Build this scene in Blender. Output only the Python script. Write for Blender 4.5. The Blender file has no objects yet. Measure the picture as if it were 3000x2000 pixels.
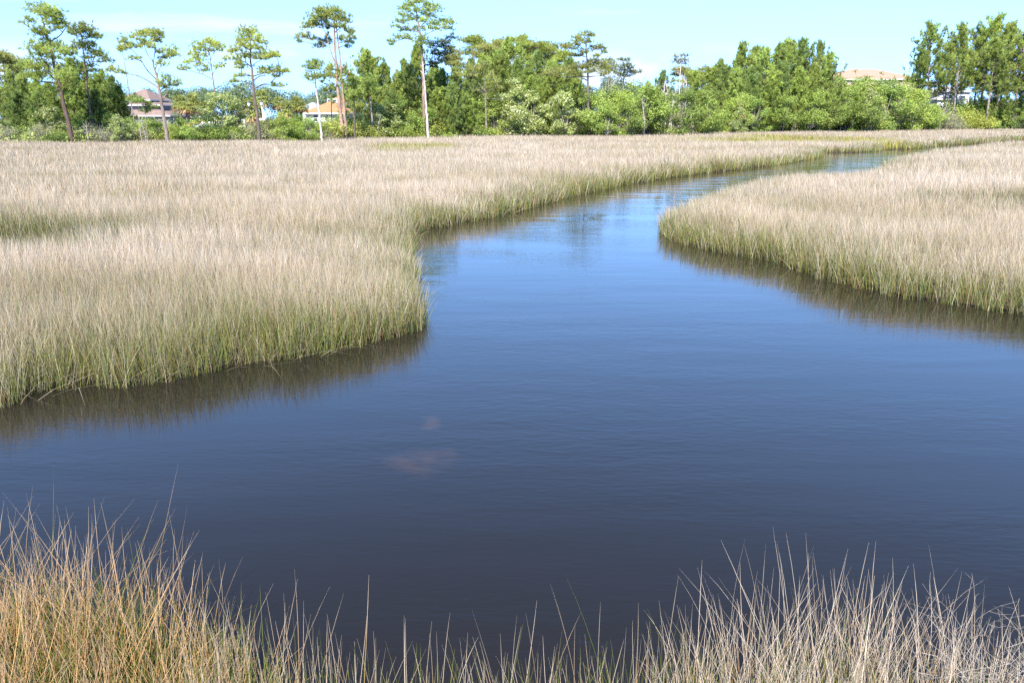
import bpy, math, random
import numpy as np
from mathutils import Vector

# ------------------------------------------------------------------ camera, sky, sun, exposure
S = bpy.context.scene
COL = S.collection
rng = np.random.default_rng(7)
random.seed(7)
CAM_H, PITCH, F = 3.2, math.radians(14.7), 2500.0     # metres, below level, focal length in photo pixels (3000 wide)
SUN_EL, SUN_AZ = math.radians(45), math.radians(192)   # azimuth clockwise from the view direction: behind the camera, to its left
EXPOSURE = 1.55
SKY_STRENGTH = 0.149
SUN_STRENGTH = 4.1

cam_d = bpy.data.cameras.new('camera')
cam = bpy.data.objects.new('camera', cam_d); COL.objects.link(cam)
cam_d.sensor_width = 36; cam_d.lens = 36 * F / 3000
cam_d.clip_end = 8000; cam_d.clip_start = 0.05
cam.location = (0, 0, CAM_H); cam.rotation_euler = (math.pi / 2 - PITCH, 0, 0)
S.camera = cam

W = bpy.data.worlds.new('World'); S.world = W; W.use_nodes = True
wn = W.node_tree; wn.nodes.clear()
def wnode(t, **k):
    n = wn.nodes.new(t)
    for a, b in k.items(): setattr(n, a, b)
    return n
sky = wnode('ShaderNodeTexSky', sky_type='NISHITA', sun_disc=False, sun_elevation=SUN_EL, sun_rotation=SUN_AZ,
            altitude=0, air_density=.5, dust_density=0.0, ozone_density=4.5)
bg = wnode('ShaderNodeBackground'); wout = wnode('ShaderNodeOutputWorld')
bg.inputs['Strength'].default_value = SKY_STRENGTH
tc = wnode('ShaderNodeTexCoord'); sep = wnode('ShaderNodeSeparateXYZ')
wn.links.new(tc.outputs['Generated'], sep.inputs[0])
def cloud_layer(scale, loc, lo, hi, z0, z1, z2, z3):
    mp = wnode('ShaderNodeMapping'); mp.inputs['Scale'].default_value = scale; mp.inputs['Location'].default_value = loc
    nz = wnode('ShaderNodeTexNoise'); nz.inputs['Scale'].default_value = 1.0; nz.inputs['Detail'].default_value = 7; nz.inputs['Roughness'].default_value = .55
    wn.links.new(tc.outputs['Generated'], mp.inputs[0]); wn.links.new(mp.outputs[0], nz.inputs['Vector'])
    r = wnode('ShaderNodeMapRange', interpolation_type='SMOOTHSTEP'); r.inputs[1].default_value = lo; r.inputs[2].default_value = hi
    wn.links.new(nz.outputs['Fac'], r.inputs[0])
    a = wnode('ShaderNodeMapRange', interpolation_type='SMOOTHSTEP'); a.inputs[1].default_value = z0; a.inputs[2].default_value = z1
    b = wnode('ShaderNodeMapRange', interpolation_type='SMOOTHSTEP'); b.inputs[1].default_value = z3; b.inputs[2].default_value = z2
    wn.links.new(sep.outputs['Z'], a.inputs[0]); wn.links.new(sep.outputs['Z'], b.inputs[0])
    m = wnode('ShaderNodeMath', operation='MULTIPLY'); m2 = wnode('ShaderNodeMath', operation='MULTIPLY')
    wn.links.new(a.outputs[0], m.inputs[0]); wn.links.new(b.outputs[0], m.inputs[1])
    wn.links.new(m.outputs[0], m2.inputs[0]); wn.links.new(r.outputs[0], m2.inputs[1])
    return m2
c1 = cloud_layer((9, 9, 22), (3.1, 0.4, 0), .52, .66, .0, .02, .045, .085)
c2 = cloud_layer((3, 3, 30), (1.7, 2.2, 0.6), .52, .78, .03, .06, .11, .16)
mx = wnode('ShaderNodeMath', operation='MAXIMUM'); wn.links.new(c1.outputs[0], mx.inputs[0]); wn.links.new(c2.outputs[0], mx.inputs[1])
sc_ = wnode('ShaderNodeMath', operation='MULTIPLY'); sc_.inputs[1].default_value = .75; wn.links.new(mx.outputs[0], sc_.inputs[0])
tint = wnode('ShaderNodeMix', data_type='RGBA', blend_type='MULTIPLY'); tint.inputs[0].default_value = 1.0
tint.inputs[7].default_value = (.89, .98, 1, 1)
wn.links.new(sky.outputs[0], tint.inputs[6])
# the sky is looked up a little above its true direction near the horizon: clear sea air has no white horizon band
skm = wnode('ShaderNodeVectorMath', operation='MULTIPLY_ADD'); skm.inputs[1].default_value = (1, 1, .40); skm.inputs[2].default_value = (0, 0, .1)
skx = wnode('ShaderNodeVectorMath', operation='MAXIMUM'); wn.links.new(tc.outputs['Generated'], skm.inputs[0]); wn.links.new(skm.outputs[0], skx.inputs[0])
skn = wnode('ShaderNodeVectorMath', operation='MULTIPLY_ADD'); skn.inputs[1].default_value = (1, 1, 1.25); skn.inputs[2].default_value = (0, 0, -.22); wn.links.new(tc.outputs['Generated'], skn.inputs[0]); wn.links.new(skn.outputs[0], skx.inputs[1])
wn.links.new(skx.outputs[0], sky.inputs['Vector'])
cm = wnode('ShaderNodeMix', data_type='RGBA'); cm.inputs[7].default_value = (2.7, 2.75, 3.0, 1)
wn.links.new(sc_.outputs[0], cm.inputs[0]); wn.links.new(tint.outputs[2], cm.inputs[6])
wn.links.new(cm.outputs[2], bg.inputs['Color']); wn.links.new(bg.outputs[0], wout.inputs[0])

sun_d = bpy.data.lights.new('sun', 'SUN'); sun_d.energy = SUN_STRENGTH; sun_d.angle = math.radians(.53); sun_d.color = (1, .955, .88)
sun = bpy.data.objects.new('sun', sun_d); COL.objects.link(sun)
to_sun = Vector((math.sin(SUN_AZ) * math.cos(SUN_EL), math.cos(SUN_AZ) * math.cos(SUN_EL), math.sin(SUN_EL)))
sun.rotation_euler = to_sun.to_track_quat('Z', 'Y').to_euler(); sun.location = to_sun * 50
S.view_settings.view_transform = 'Standard'; S.view_settings.look = 'None'; S.view_settings.gamma = 1
S.view_settings.exposure = EXPOSURE; S.view_settings.use_curve_mapping = False
S.cycles.max_bounces = 6; S.cycles.diffuse_bounces = 3; S.cycles.glossy_bounces = 3; S.cycles.transparent_max_bounces = 6
S.cycles.use_denoising = False

# ------------------------------------------------------------------ helpers
CP, SP = math.cos(PITCH), math.sin(PITCH)
def ray(px, py):
    x, y = (px - 1500) / F, (1000 - py) / F
    return np.array([x, CP + y * SP, -SP + y * CP])
def at(px, py, Y):                       # the point of the plane Y metres ahead seen at a photo position
    d = ray(px, py); t = Y / d[1]
    return np.array([d[0] * t, Y, CAM_H + d[2] * t])
def gp(px, py):                          # the point of the water level seen at a photo position
    d = ray(px, py); t = CAM_H / -d[2]
    return (d[0] * t, d[1] * t)

class Acc:
    """collects vertices, quads, triangles and vertex colours for one mesh"""
    def __init__(s): s.v, s.c, s.q, s.t, s.n = [], [], [], [], 0
    def add(s, v, c, q=None, t=None):
        v = np.asarray(v, float).reshape(-1, 3); c = np.asarray(c, float)
        if c.ndim == 1: c = np.tile(c, (len(v), 1))
        s.v.append(v); s.c.append(c)
        if q is not None and len(q): s.q.append(np.asarray(q, int).reshape(-1, 4) + s.n)
        if t is not None and len(t): s.t.append(np.asarray(t, int).reshape(-1, 3) + s.n)
        s.n += len(v)
    def mesh(s, name, mat, origin=(0, 0, 0), flat=False):
        me = bpy.data.meshes.new(name)
        v = np.concatenate(s.v) - np.asarray(origin); c = np.concatenate(s.c)
        q = np.concatenate(s.q) if s.q else np.zeros((0, 4), int); t = np.concatenate(s.t) if s.t else np.zeros((0, 3), int)
        idx = np.concatenate([q.ravel(), t.ravel()]).astype(np.int32)
        start = np.concatenate([np.arange(len(q)) * 4, len(q) * 4 + np.arange(len(t)) * 3]).astype(np.int32)
        me.vertices.add(len(v)); me.vertices.foreach_set('co', v.astype(np.float32).ravel())
        me.loops.add(len(idx)); me.loops.foreach_set('vertex_index', idx)
        me.polygons.add(len(start)); me.polygons.foreach_set('loop_start', start)
        if flat: me.polygons.foreach_set('use_smooth', np.zeros(len(start), bool))
        a = me.color_attributes.new('col', 'FLOAT_COLOR', 'POINT')
        a.data.foreach_set('color', np.column_stack([c, np.ones(len(c))]).astype(np.float32).ravel())
        me.update(calc_edges=True); me.materials.append(mat)
        return me
    def obj(s, name, mat, parent=None, origin=(0, 0, 0), flat=False):
        o = bpy.data.objects.new(name, s.mesh(name, mat, origin, flat)); COL.objects.link(o)
        if parent: o.parent = parent
        else: o.location = origin
        return o
def tag(o, label, cat=None, group=None, kind=None):
    o['label'] = label
    if cat: o['category'] = cat
    if group: o['group'] = group
    if kind: o['kind'] = kind
    return o
def empty(name, loc, label, cat, group=None, rz=0.0, sc=1.0):
    o = bpy.data.objects.new(name, None); COL.objects.link(o)
    o.location = loc; o.rotation_euler = (0, 0, rz); o.scale = (sc,) * 3 if np.isscalar(sc) else sc
    o.empty_display_size = .3
    return tag(o, label, cat, group)
def child(name, mesh, parent):
    o = bpy.data.objects.new(name, mesh); COL.objects.link(o); o.parent = parent; return o

def unit(a): return a / np.maximum(np.linalg.norm(a, axis=-1, keepdims=True), 1e-9)
def tube(acc, pts, rad, col, sides=6):
    p = np.asarray(pts, float); n = len(p); rad = np.broadcast_to(rad, (n,))
    t = unit(np.gradient(p, axis=0)); ref = np.array([1., 0, 0]) if abs(t[:, 0]).mean() < .8 else np.array([0, 1., 0])
    a = unit(np.cross(t, ref)); b = np.cross(t, a)
    ang = np.arange(sides) / sides * 2 * np.pi
    v = p[:, None] + rad[:, None, None] * (np.cos(ang)[None, :, None] * a[:, None] + np.sin(ang)[None, :, None] * b[:, None])
    i = np.arange(n - 1)[:, None] * sides; j = np.arange(sides)[None]; k = (j + 1) % sides
    q = np.stack([i + j, i + k, i + sides + k, i + sides + j], -1).reshape(-1, 4)
    c = np.asarray(col, float)
    if c.ndim == 2: c = np.repeat(c, sides, axis=0)
    acc.add(v.reshape(-1, 3), c, q)
def curve(p0, p1, sag, n=6):
    t = np.linspace(0, 1, n)[:, None]; p0 = np.asarray(p0, float); p1 = np.asarray(p1, float)
    return p0 + (p1 - p0) * t + np.array([0, 0, 1]) * (sag * 4 * t * (1 - t))
def resample(p, n):
    p = np.asarray(p, float); s = np.r_[0, np.cumsum(np.linalg.norm(np.diff(p, axis=0), axis=1))]
    u = np.linspace(0, s[-1], n); q = np.stack([np.interp(u, s, p[:, i]) for i in range(3)], 1)
    if n > 4: q[1:-1] = (q[:-2] + 2 * q[1:-1] + q[2:]) / 4
    return q
def box(acc, lo, hi, col):
    x0, y0, z0 = lo; x1, y1, z1 = hi
    v = [(x0, y0, z0), (x1, y0, z0), (x1, y1, z0), (x0, y1, z0), (x0, y0, z1), (x1, y0, z1), (x1, y1, z1), (x0, y1, z1)]
    acc.add(v, col, [(0, 3, 2, 1), (4, 5, 6, 7), (0, 1, 5, 4), (1, 2, 6, 5), (2, 3, 7, 6), (3, 0, 4, 7)])
def jit(col, n, s):
    """n colours scattered round one leaf colour: brightness and a little hue"""
    b = np.exp(rng.normal(0, s, (n, 1))); h = rng.normal(0, s * .35, (n, 1))
    return np.clip(np.asarray(col) * b * np.concatenate([1 + h, np.ones((n, 1)), 1 - h], 1), .005, .9)
def tufts(acc, c, axis, L, w, k, spread, cols):
    """needle tufts: k thin blades fanning out from every centre round its axis"""
    n = len(c)
    d = unit(axis[:, None] + spread * rng.normal(0, 1, (n, k, 3)))
    side = unit(np.cross(d, rng.normal(0, 1, (n, k, 3))))
    l = (L * rng.uniform(.65, 1.2, (n, k, 1))); ww = w / 2 * rng.uniform(.7, 1.3, (n, k, 1))
    cc = np.broadcast_to(c[:, None], d.shape)
    v = np.stack([cc - side * ww, cc + side * ww, cc + d * l + side * ww * .25], 2).reshape(-1, 3)
    col = np.repeat(cols, k * 3, axis=0) * np.repeat(rng.uniform(.85, 1.15, (n * k, 1)), 3, axis=0)
    acc.add(v, col, t=np.arange(n * k * 3).reshape(-1, 3))
def leaves(acc, c, nrm, size, cols):
    n = len(c); nrm = unit(nrm); a = unit(np.cross(nrm, rng.normal(0, 1, (n, 3)))); b = np.cross(nrm, a)
    s = (size * rng.uniform(.6, 1.3, (n, 1)))
    v = np.stack([c - a * s, c - b * s * .45, c + a * s, c + b * s * .45], 1).reshape(-1, 3)
    acc.add(v, np.repeat(cols, 4, axis=0), np.arange(n * 4).reshape(-1, 4))
def in_ball(n, top=0.0, shell=.45):
    d = unit(rng.normal(0, 1, (n, 3))); r = (shell + (1 - shell) * rng.random((n, 1))) ** .7
    p = d * r
    if top: p[:, 2] = np.where(p[:, 2] < -.35, p[:, 2] * .3, p[:, 2])
    return p, d
_perm = rng.random((64, 64, 8))
def vnoise(x, y, layer=0):
    xi, yi = np.floor(x).astype(int), np.floor(y).astype(int); fx, fy = x - xi, y - yi
    fx, fy = fx * fx * (3 - 2 * fx), fy * fy * (3 - 2 * fy); P = _perm[..., layer]
    g = lambda i, j: P[(xi + i) % 64, (yi + j) % 64]
    return (g(0, 0) * (1 - fx) + g(1, 0) * fx) * (1 - fy) + (g(0, 1) * (1 - fx) + g(1, 1) * fx) * fy
def fbm(x, y, layer=0): return (vnoise(x, y, layer) + .5 * vnoise(x * 2.1, y * 2.1, layer + 1) + .25 * vnoise(x * 4.3, y * 4.3, layer + 2)) / 1.75
def sstep(a, b, x): t = np.clip((x - a) / (b - a), 0, 1); return t * t * (3 - 2 * t)

# ------------------------------------------------------------------ materials
def mat(name, build):
    m = bpy.data.materials.new(name); m.use_nodes = True; nt = m.node_tree; nt.nodes.clear()
    def N(t, **k):
        n = nt.nodes.new(t)
        for a, b in k.items():
            if a.startswith('i_'): n.inputs[a[2:].replace('_', ' ')].default_value = b
            else: setattr(n, a, b)
        return n
    out = N('ShaderNodeOutputMaterial'); L = nt.links.new
    L(build(N, L), out.inputs[0]); return m
def leafy(transl, rough, vary, gain=1.0, hue=.5, sat=1.0):
    def b(N, L):
        at_ = N('ShaderNodeAttribute', attribute_name='col')
        oi = N('ShaderNodeObjectInfo'); hs = N('ShaderNodeHueSaturation'); hs.inputs['Saturation'].default_value = sat
        mr = N('ShaderNodeMapRange'); mr.inputs[3].default_value = gain * (1 - vary); mr.inputs[4].default_value = gain * (1 + vary)
        mh = N('ShaderNodeMapRange'); mh.inputs[3].default_value = hue - vary * .035; mh.inputs[4].default_value = hue + vary * .035
        wn_ = N('ShaderNodeTexWhiteNoise', noise_dimensions='1D')
        L(oi.outputs['Random'], mr.inputs[0]); L(oi.outputs['Random'], wn_.inputs['W']); L(wn_.outputs['Value'], mh.inputs[0])
        L(mr.outputs[0], hs.inputs['Value']); L(mh.outputs[0], hs.inputs['Hue']); L(at_.outputs['Color'], hs.inputs['Color'])
        d = N('ShaderNodeBsdfDiffuse'); t = N('ShaderNodeBsdfTranslucent'); g = N('ShaderNodeBsdfGlossy'); g.inputs['Roughness'].default_value = rough
        L(hs.outputs[0], d.inputs[0]); L(hs.outputs[0], t.inputs[0])
        m1 = N('ShaderNodeMixShader'); m1.inputs[0].default_value = transl; L(d.outputs[0], m1.inputs[1]); L(t.outputs[0], m1.inputs[2])
        m2 = N('ShaderNodeMixShader'); m2.inputs[0].default_value = .015; L(m1.outputs[0], m2.inputs[1]); L(g.outputs[0], m2.inputs[2])
        return m2.outputs[0]
    return b
M_FOL = mat('foliage', leafy(.5, .45, .18, 1.33, .497, .82))
M_GRASS = mat('marsh_grass', leafy(.33, .5, .0))
def bark(N, L):
    a = N('ShaderNodeAttribute', attribute_name='col'); tcx = N('ShaderNodeTexCoord')
    mp = N('ShaderNodeMapping'); mp.inputs['Scale'].default_value = (6, 6, 1.6); L(tcx.outputs['Object'], mp.inputs[0])
    nz = N('ShaderNodeTexNoise'); nz.inputs['Scale'].default_value = 1.5; nz.inputs['Detail'].default_value = 6; L(mp.outputs[0], nz.inputs['Vector'])
    mr = N('ShaderNodeMapRange'); mr.inputs[1].default_value = .3; mr.inputs[2].default_value = .7; mr.inputs[3].default_value = .55; mr.inputs[4].default_value = 1.4
    L(nz.outputs['Fac'], mr.inputs[0])
    mxx = N('ShaderNodeMix', data_type='RGBA', blend_type='MULTIPLY'); mxx.inputs[0].default_value = 1
    L(a.outputs['Color'], mxx.inputs[6]); L(mr.outputs[0], mxx.inputs[7])
    bp = N('ShaderNodeBump'); bp.inputs['Strength'].default_value = .6; bp.inputs['Distance'].default_value = .05; L(nz.outputs['Fac'], bp.inputs['Height'])
    p = N('ShaderNodeBsdfPrincipled', i_Roughness=.9); L(mxx.outputs[2], p.inputs['Base Color']); L(bp.outputs[0], p.inputs['Normal'])
    return p.outputs[0]
M_BARK = mat('bark', bark)
def ground_(N, L):
    a = N('ShaderNodeAttribute', attribute_name='col'); tcx = N('ShaderNodeTexCoord')
    nz = N('ShaderNodeTexNoise'); nz.inputs['Scale'].default_value = 3; nz.inputs['Detail'].default_value = 10; nz.inputs['Roughness'].default_value = .65; L(tcx.outputs['Object'], nz.inputs['Vector'])
    mr = N('ShaderNodeMapRange'); mr.inputs[3].default_value = .4; mr.inputs[4].default_value = 1.6; L(nz.outputs['Fac'], mr.inputs[0])
    mxx = N('ShaderNodeMix', data_type='RGBA', blend_type='MULTIPLY'); mxx.inputs[0].default_value = 1
    L(a.outputs['Color'], mxx.inputs[6]); L(mr.outputs[0], mxx.inputs[7])
    bp = N('ShaderNodeBump'); bp.inputs['Strength'].default_value = .8; bp.inputs['Distance'].default_value = .05; L(nz.outputs['Fac'], bp.inputs['Height'])
    p = N('ShaderNodeBsdfPrincipled', i_Roughness=.85); L(mxx.outputs[2], p.inputs['Base Color']); L(bp.outputs[0], p.inputs['Normal'])
    return p.outputs[0]
M_GROUND = mat('mud_ground', ground_)
def water_(N, L):
    g = N('ShaderNodeNewGeometry')
    def noise(scale, rot, detail, dist=0.0):
        mp = N('ShaderNodeMapping'); mp.inputs['Scale'].default_value = scale; mp.inputs['Rotation'].default_value = (0, 0, rot); L(g.outputs['Position'], mp.inputs[0])
        n = N('ShaderNodeTexNoise'); n.inputs['Scale'].default_value = 1; n.inputs['Detail'].default_value = detail; n.inputs['Distortion'].default_value = dist
        L(mp.outputs[0], n.inputs['Vector']); return n.outputs['Fac']
    fine = noise((5, 17, 1), .55, 2.5, .4)        # small wind ripples running across the pool
    mid = noise((1.2, 4.2, 1), -.12, 2, .3)
    longw = noise((.35, 1.5, 1), .06, 1, .2)
    patch = noise((.16, .3, 1), .5, 2)
    pr = N('ShaderNodeMapRange', interpolation_type='SMOOTHSTEP'); pr.inputs[1].default_value = .38; pr.inputs[2].default_value = .62; pr.inputs[3].default_value = .25; pr.inputs[4].default_value = 1.0; L(patch, pr.inputs[0])
    ml = N('ShaderNodeMath', operation='MULTIPLY'); L(fine, ml.inputs[0]); L(pr.outputs[0], ml.inputs[1])
    b1 = N('ShaderNodeBump'); b1.inputs['Strength'].default_value = 1; b1.inputs['Distance'].default_value = .0027; L(ml.outputs[0], b1.inputs['Height'])
    b2 = N('ShaderNodeBump'); b2.inputs['Strength'].default_value = 1; b2.inputs['Distance'].default_value = .0026; mm = N('ShaderNodeMath', operation='MULTIPLY'); L(mid, mm.inputs[0]); L(pr.outputs[0], mm.inputs[1]); L(mm.outputs[0], b2.inputs['Height']); L(b1.outputs[0], b2.inputs['Normal'])
    b3 = N('ShaderNodeBump'); b3.inputs['Strength'].default_value = 1; b3.inputs['Distance'].default_value = .0045; sy = N('ShaderNodeSeparateXYZ'); L(g.outputs['Position'], sy.inputs[0])     # the open upper reach is ruffled by the wind, the pool lies sheltered
    wr = N('ShaderNodeMapRange', interpolation_type='SMOOTHSTEP'); wr.inputs[1].default_value = 24; wr.inputs[2].default_value = 55; wr.inputs[3].default_value = 1; wr.inputs[4].default_value = 9; L(sy.outputs['Y'], wr.inputs[0])
    wl = N('ShaderNodeMath', operation='MULTIPLY'); L(longw, wl.inputs[0]); L(wr.outputs[0], wl.inputs[1]); L(wl.outputs[0], b3.inputs['Height']); L(b2.outputs[0], b3.inputs['Normal'])
    # a shoal of reddish mud just under the surface, its colour showing through the tannin-brown water
    sx = N('ShaderNodeSeparateXYZ'); L(g.outputs['Position'], sx.inputs[0])
    def spot(cx, cy, rx, ry):
        vs = N('ShaderNodeVectorMath', operation='SUBTRACT'); vs.inputs[1].default_value = (cx, cy, 0); L(g.outputs['Position'], vs.inputs[0])
        vd = N('ShaderNodeVectorMath', operation='DIVIDE'); vd.inputs[1].default_value = (rx, ry, 1); L(vs.outputs[0], vd.inputs[0])
        ln = N('ShaderNodeVectorMath', operation='LENGTH'); L(vd.outputs[0], ln.inputs[0])
        ad = N('ShaderNodeMath', operation='ADD'); L(ln.outputs['Value'], ad.inputs[0])
        nn = noise((3, 3, 1), 0, 3); ms = N('ShaderNodeMath', operation='MULTIPLY_ADD'); ms.inputs[1].default_value = 3.0; ms.inputs[2].default_value = -1.5; L(nn, ms.inputs[0]); L(ms.outputs[0], ad.inputs[1])
        r = N('ShaderNodeMapRange', interpolation_type='SMOOTHSTEP'); r.inputs[1].default_value = 1.3; r.inputs[2].default_value = .1; L(ad.outputs[0], r.inputs[0]); return r.outputs[0]
    s1 = spot(*gp(1250, 1345), .22, .34); s2 = spot(*gp(1190, 1358), .26, .2); s3 = spot(*gp(1268, 1235), .12, .2)
    m1 = N('ShaderNodeMath', operation='MAXIMUM'); L(s1, m1.inputs[0]); L(s2, m1.inputs[1])
    m2 = N('ShaderNodeMath', operation='MAXIMUM'); L(m1.outputs[0], m2.inputs[0]); L(s3, m2.inputs[1])
    cmx = N('ShaderNodeMix', data_type='RGBA'); cmx.inputs[6].default_value = (.0130, .0108, .0085, 1); cmx.inputs[7].default_value = (.0320, .0195, .0115, 1); L(m2.outputs[0], cmx.inputs[0])
    p = N('ShaderNodeBsdfPrincipled', i_Roughness=.02, i_IOR=1.333); L(cmx.outputs[2], p.inputs['Base Color']); L(b3.outputs[0], p.inputs['Normal'])
    return p.outputs[0]
M_WATER = mat('creek_water', water_)
def plain(rough=.6, nscale=4.0, amt=.25, stretch=(1, 1, 1)):
    def b(N, L):
        a = N('ShaderNodeAttribute', attribute_name='col'); tcx = N('ShaderNodeTexCoord'); mp = N('ShaderNodeMapping'); mp.inputs['Scale'].default_value = stretch
        L(tcx.outputs['Object'], mp.inputs[0]); nz = N('ShaderNodeTexNoise'); nz.inputs['Scale'].default_value = nscale; nz.inputs['Detail'].default_value = 5; L(mp.outputs[0], nz.inputs['Vector'])
        mr = N('ShaderNodeMapRange'); mr.inputs[3].default_value = 1 - amt; mr.inputs[4].default_value = 1 + amt; L(nz.outputs['Fac'], mr.inputs[0])
        mxx = N('ShaderNodeMix', data_type='RGBA', blend_type='MULTIPLY'); mxx.inputs[0].default_value = 1; L(a.outputs['Color'], mxx.inputs[6]); L(mr.outputs[0], mxx.inputs[7])
        p = N('ShaderNodeBsdfPrincipled', i_Roughness=rough); L(mxx.outputs[2], p.inputs['Base Color']); return p.outputs[0]
    return b
M_PAINT = mat('painted_surface', plain(.55, 1.5, .08))
M_ROOF = mat('roof_shingles', plain(.85, 3.0, .45, (.6, 1, 5)))
M_CAR = mat('car_paint', plain(.2, 1.0, .03))
M_GLASS = mat('window_glass', plain(.06, 1.0, .05))

# ------------------------------------------------------------------ the creek outline and the ground sheet
K = 3000 / 2352
def G(*pts): return [gp(x * K, y * K) for x, y in pts]
BANK_A = [(-60, 20), (-14, 10.6)] + G((0, 922), (60, 900), (180, 884), (300, 882), (400, 868), (480, 853), (560, 836), (700, 815), (780, 797), (860, 778),
    (922, 770), (962, 752), (956, 715), (940, 680), (929, 640), (928, 600), (935, 565), (942, 538), (965, 527), (1010, 520), (1100, 505), (1200, 482),
    (1270, 462), (1350, 443), (1450, 422), (1540, 409), (1620, 398), (1700, 390), (1760, 382), (1830, 372), (1870, 365), (1887, 360), (1884, 354),
    (1895, 351), (1960, 351), (2020, 348), (2030, 344), (2090, 343), (2145, 338), (2240, 330), (2352, 323), (2700, 306))
BANK_B = G((2700, 318), (2352, 342), (2240, 351), (2150, 366), (2074, 379), (2007, 417), (1940, 426), (1864, 432), (1790, 441), (1714, 458), (1650, 476),
    (1602, 495), (1555, 510), (1527, 526), (1540, 548), (1590, 566), (1650, 578), (1720, 590), (1780, 598), (1850, 626), (1950, 651), (2050, 676),
    (2150, 692), (2250, 706), (2352, 720), (2700, 775)) + [(13.5, 10.5), (60, 14)]
BANK_C = [(60, 9), (14, 5.4), (8, 4.5), (4, 4.2), (2.6, 4.15), (1.6, 4.2), (.8, 4.0), (0, 3.85), (-.7, 3.85), (-1.25, 4.05), (-1.6, 4.4), (-2.2, 4.6),
    (-3.2, 4.75), (-5, 5.1), (-9, 5.9), (-60, 12)]
WATER = np.array(BANK_A + BANK_B + BANK_C)
RIGHT = np.array(BANK_B + [(300, 14), (300, 170)])
def inside(P, x, y):
    r = np.zeros(x.shape, bool); n = len(P)
    for i in range(n):
        x0, y0 = P[i]; x1, y1 = P[(i + 1) % n]
        if y0 == y1: continue
        r ^= ((y0 > y) != (y1 > y)) & (x < (x1 - x0) * (y - y0) / (y1 - y0) + x0)
    return r
def sdf(P, x, y):                        # > 0 on land, metres to the waterline
    d = np.full(x.shape, 1e9); n = len(P)
    for i in range(n):
        a = P[i]; b = P[(i + 1) % n]; ab = b - a; L2 = ab @ ab
        t = np.clip(((x - a[0]) * ab[0] + (y - a[1]) * ab[1]) / L2, 0, 1)
        np.minimum(d, (x - a[0] - t * ab[0]) ** 2 + (y - a[1] - t * ab[1]) ** 2, out=d)
    d = np.sqrt(d); return np.where(inside(P, x, y), -d, d)
EDGE_PX = np.array([-900, 0, 700, 1240, 1720, 2100, 2500, 3000, 3900]); EDGE_Y = np.array([80, 88, 96, 111, 124, 146, 166, 184, 200])
def edge_y(u): return np.interp(u * 1.028 * F + 1500, EDGE_PX, EDGE_Y)      # where the marsh meets the trees, u = x / y

ang = np.concatenate([np.linspace(-70, 70, 420), np.linspace(70, 290, 60)[1:-1]]) * math.pi / 180
rad = np.concatenate([[0.02], np.geomspace(.8, 1500, 420)])
A, R_ = np.meshgrid(ang, rad)
gx, gy = (R_ * np.sin(A)).ravel(), (R_ * np.cos(A)).ravel()
gs = sdf(WATER, gx, gy) + .12 * (fbm(gx * 1.5, gy * 1.5) - .5) * (np.hypot(gx, gy) < 60)
up = np.where(gy > 1, gy - edge_y(gx / np.maximum(gy, 1)), -50)
gz = -.7 + .78 * sstep(-.85, .4, gs) + .1 * sstep(2, 14, gs) + .9 * sstep(0, 40, up) + .05 * (fbm(gx * .7, gy * .7, 2) - .5) * (gs > .3)
ga = Acc()
mud = np.array([.042, .028, .018]); litter = np.array([.10, .085, .05])
w = sstep(-2, 6, up)[:, None]; gcol = mud * (1 - w) + litter * w
na = len(ang); i, j = np.meshgrid(np.arange(len(rad) - 1), np.arange(na), indexing='ij'); jn = (j + 1) % na
ga.add(np.stack([gx, gy, gz], 1), gcol, np.stack([i * na + j, (i + 1) * na + j, (i + 1) * na + jn, i * na + jn], -1).reshape(-1, 4))
tag(ga.obj('ground', M_GROUND), 'dark mud of the salt marsh running back to the wooded shore', kind='structure')
wa = Acc(); xs = np.linspace(-70, 160, 24); ys = np.linspace(1.5, 240, 24); X, Y = np.meshgrid(xs, ys); n = 24
i, j = np.meshgrid(np.arange(n - 1), np.arange(n - 1), indexing='ij')
wa.add(np.stack([X.ravel(), Y.ravel(), np.zeros(n * n)], 1), (0, 0, 0), np.stack([i * n + j, i * n + j + 1, (i + 1) * n + j + 1, (i + 1) * n + j], -1).reshape(-1, 4))
tag(wa.obj('water', M_WATER), 'dark blue rippled tidal creek winding back through the marsh', kind='structure')

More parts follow.
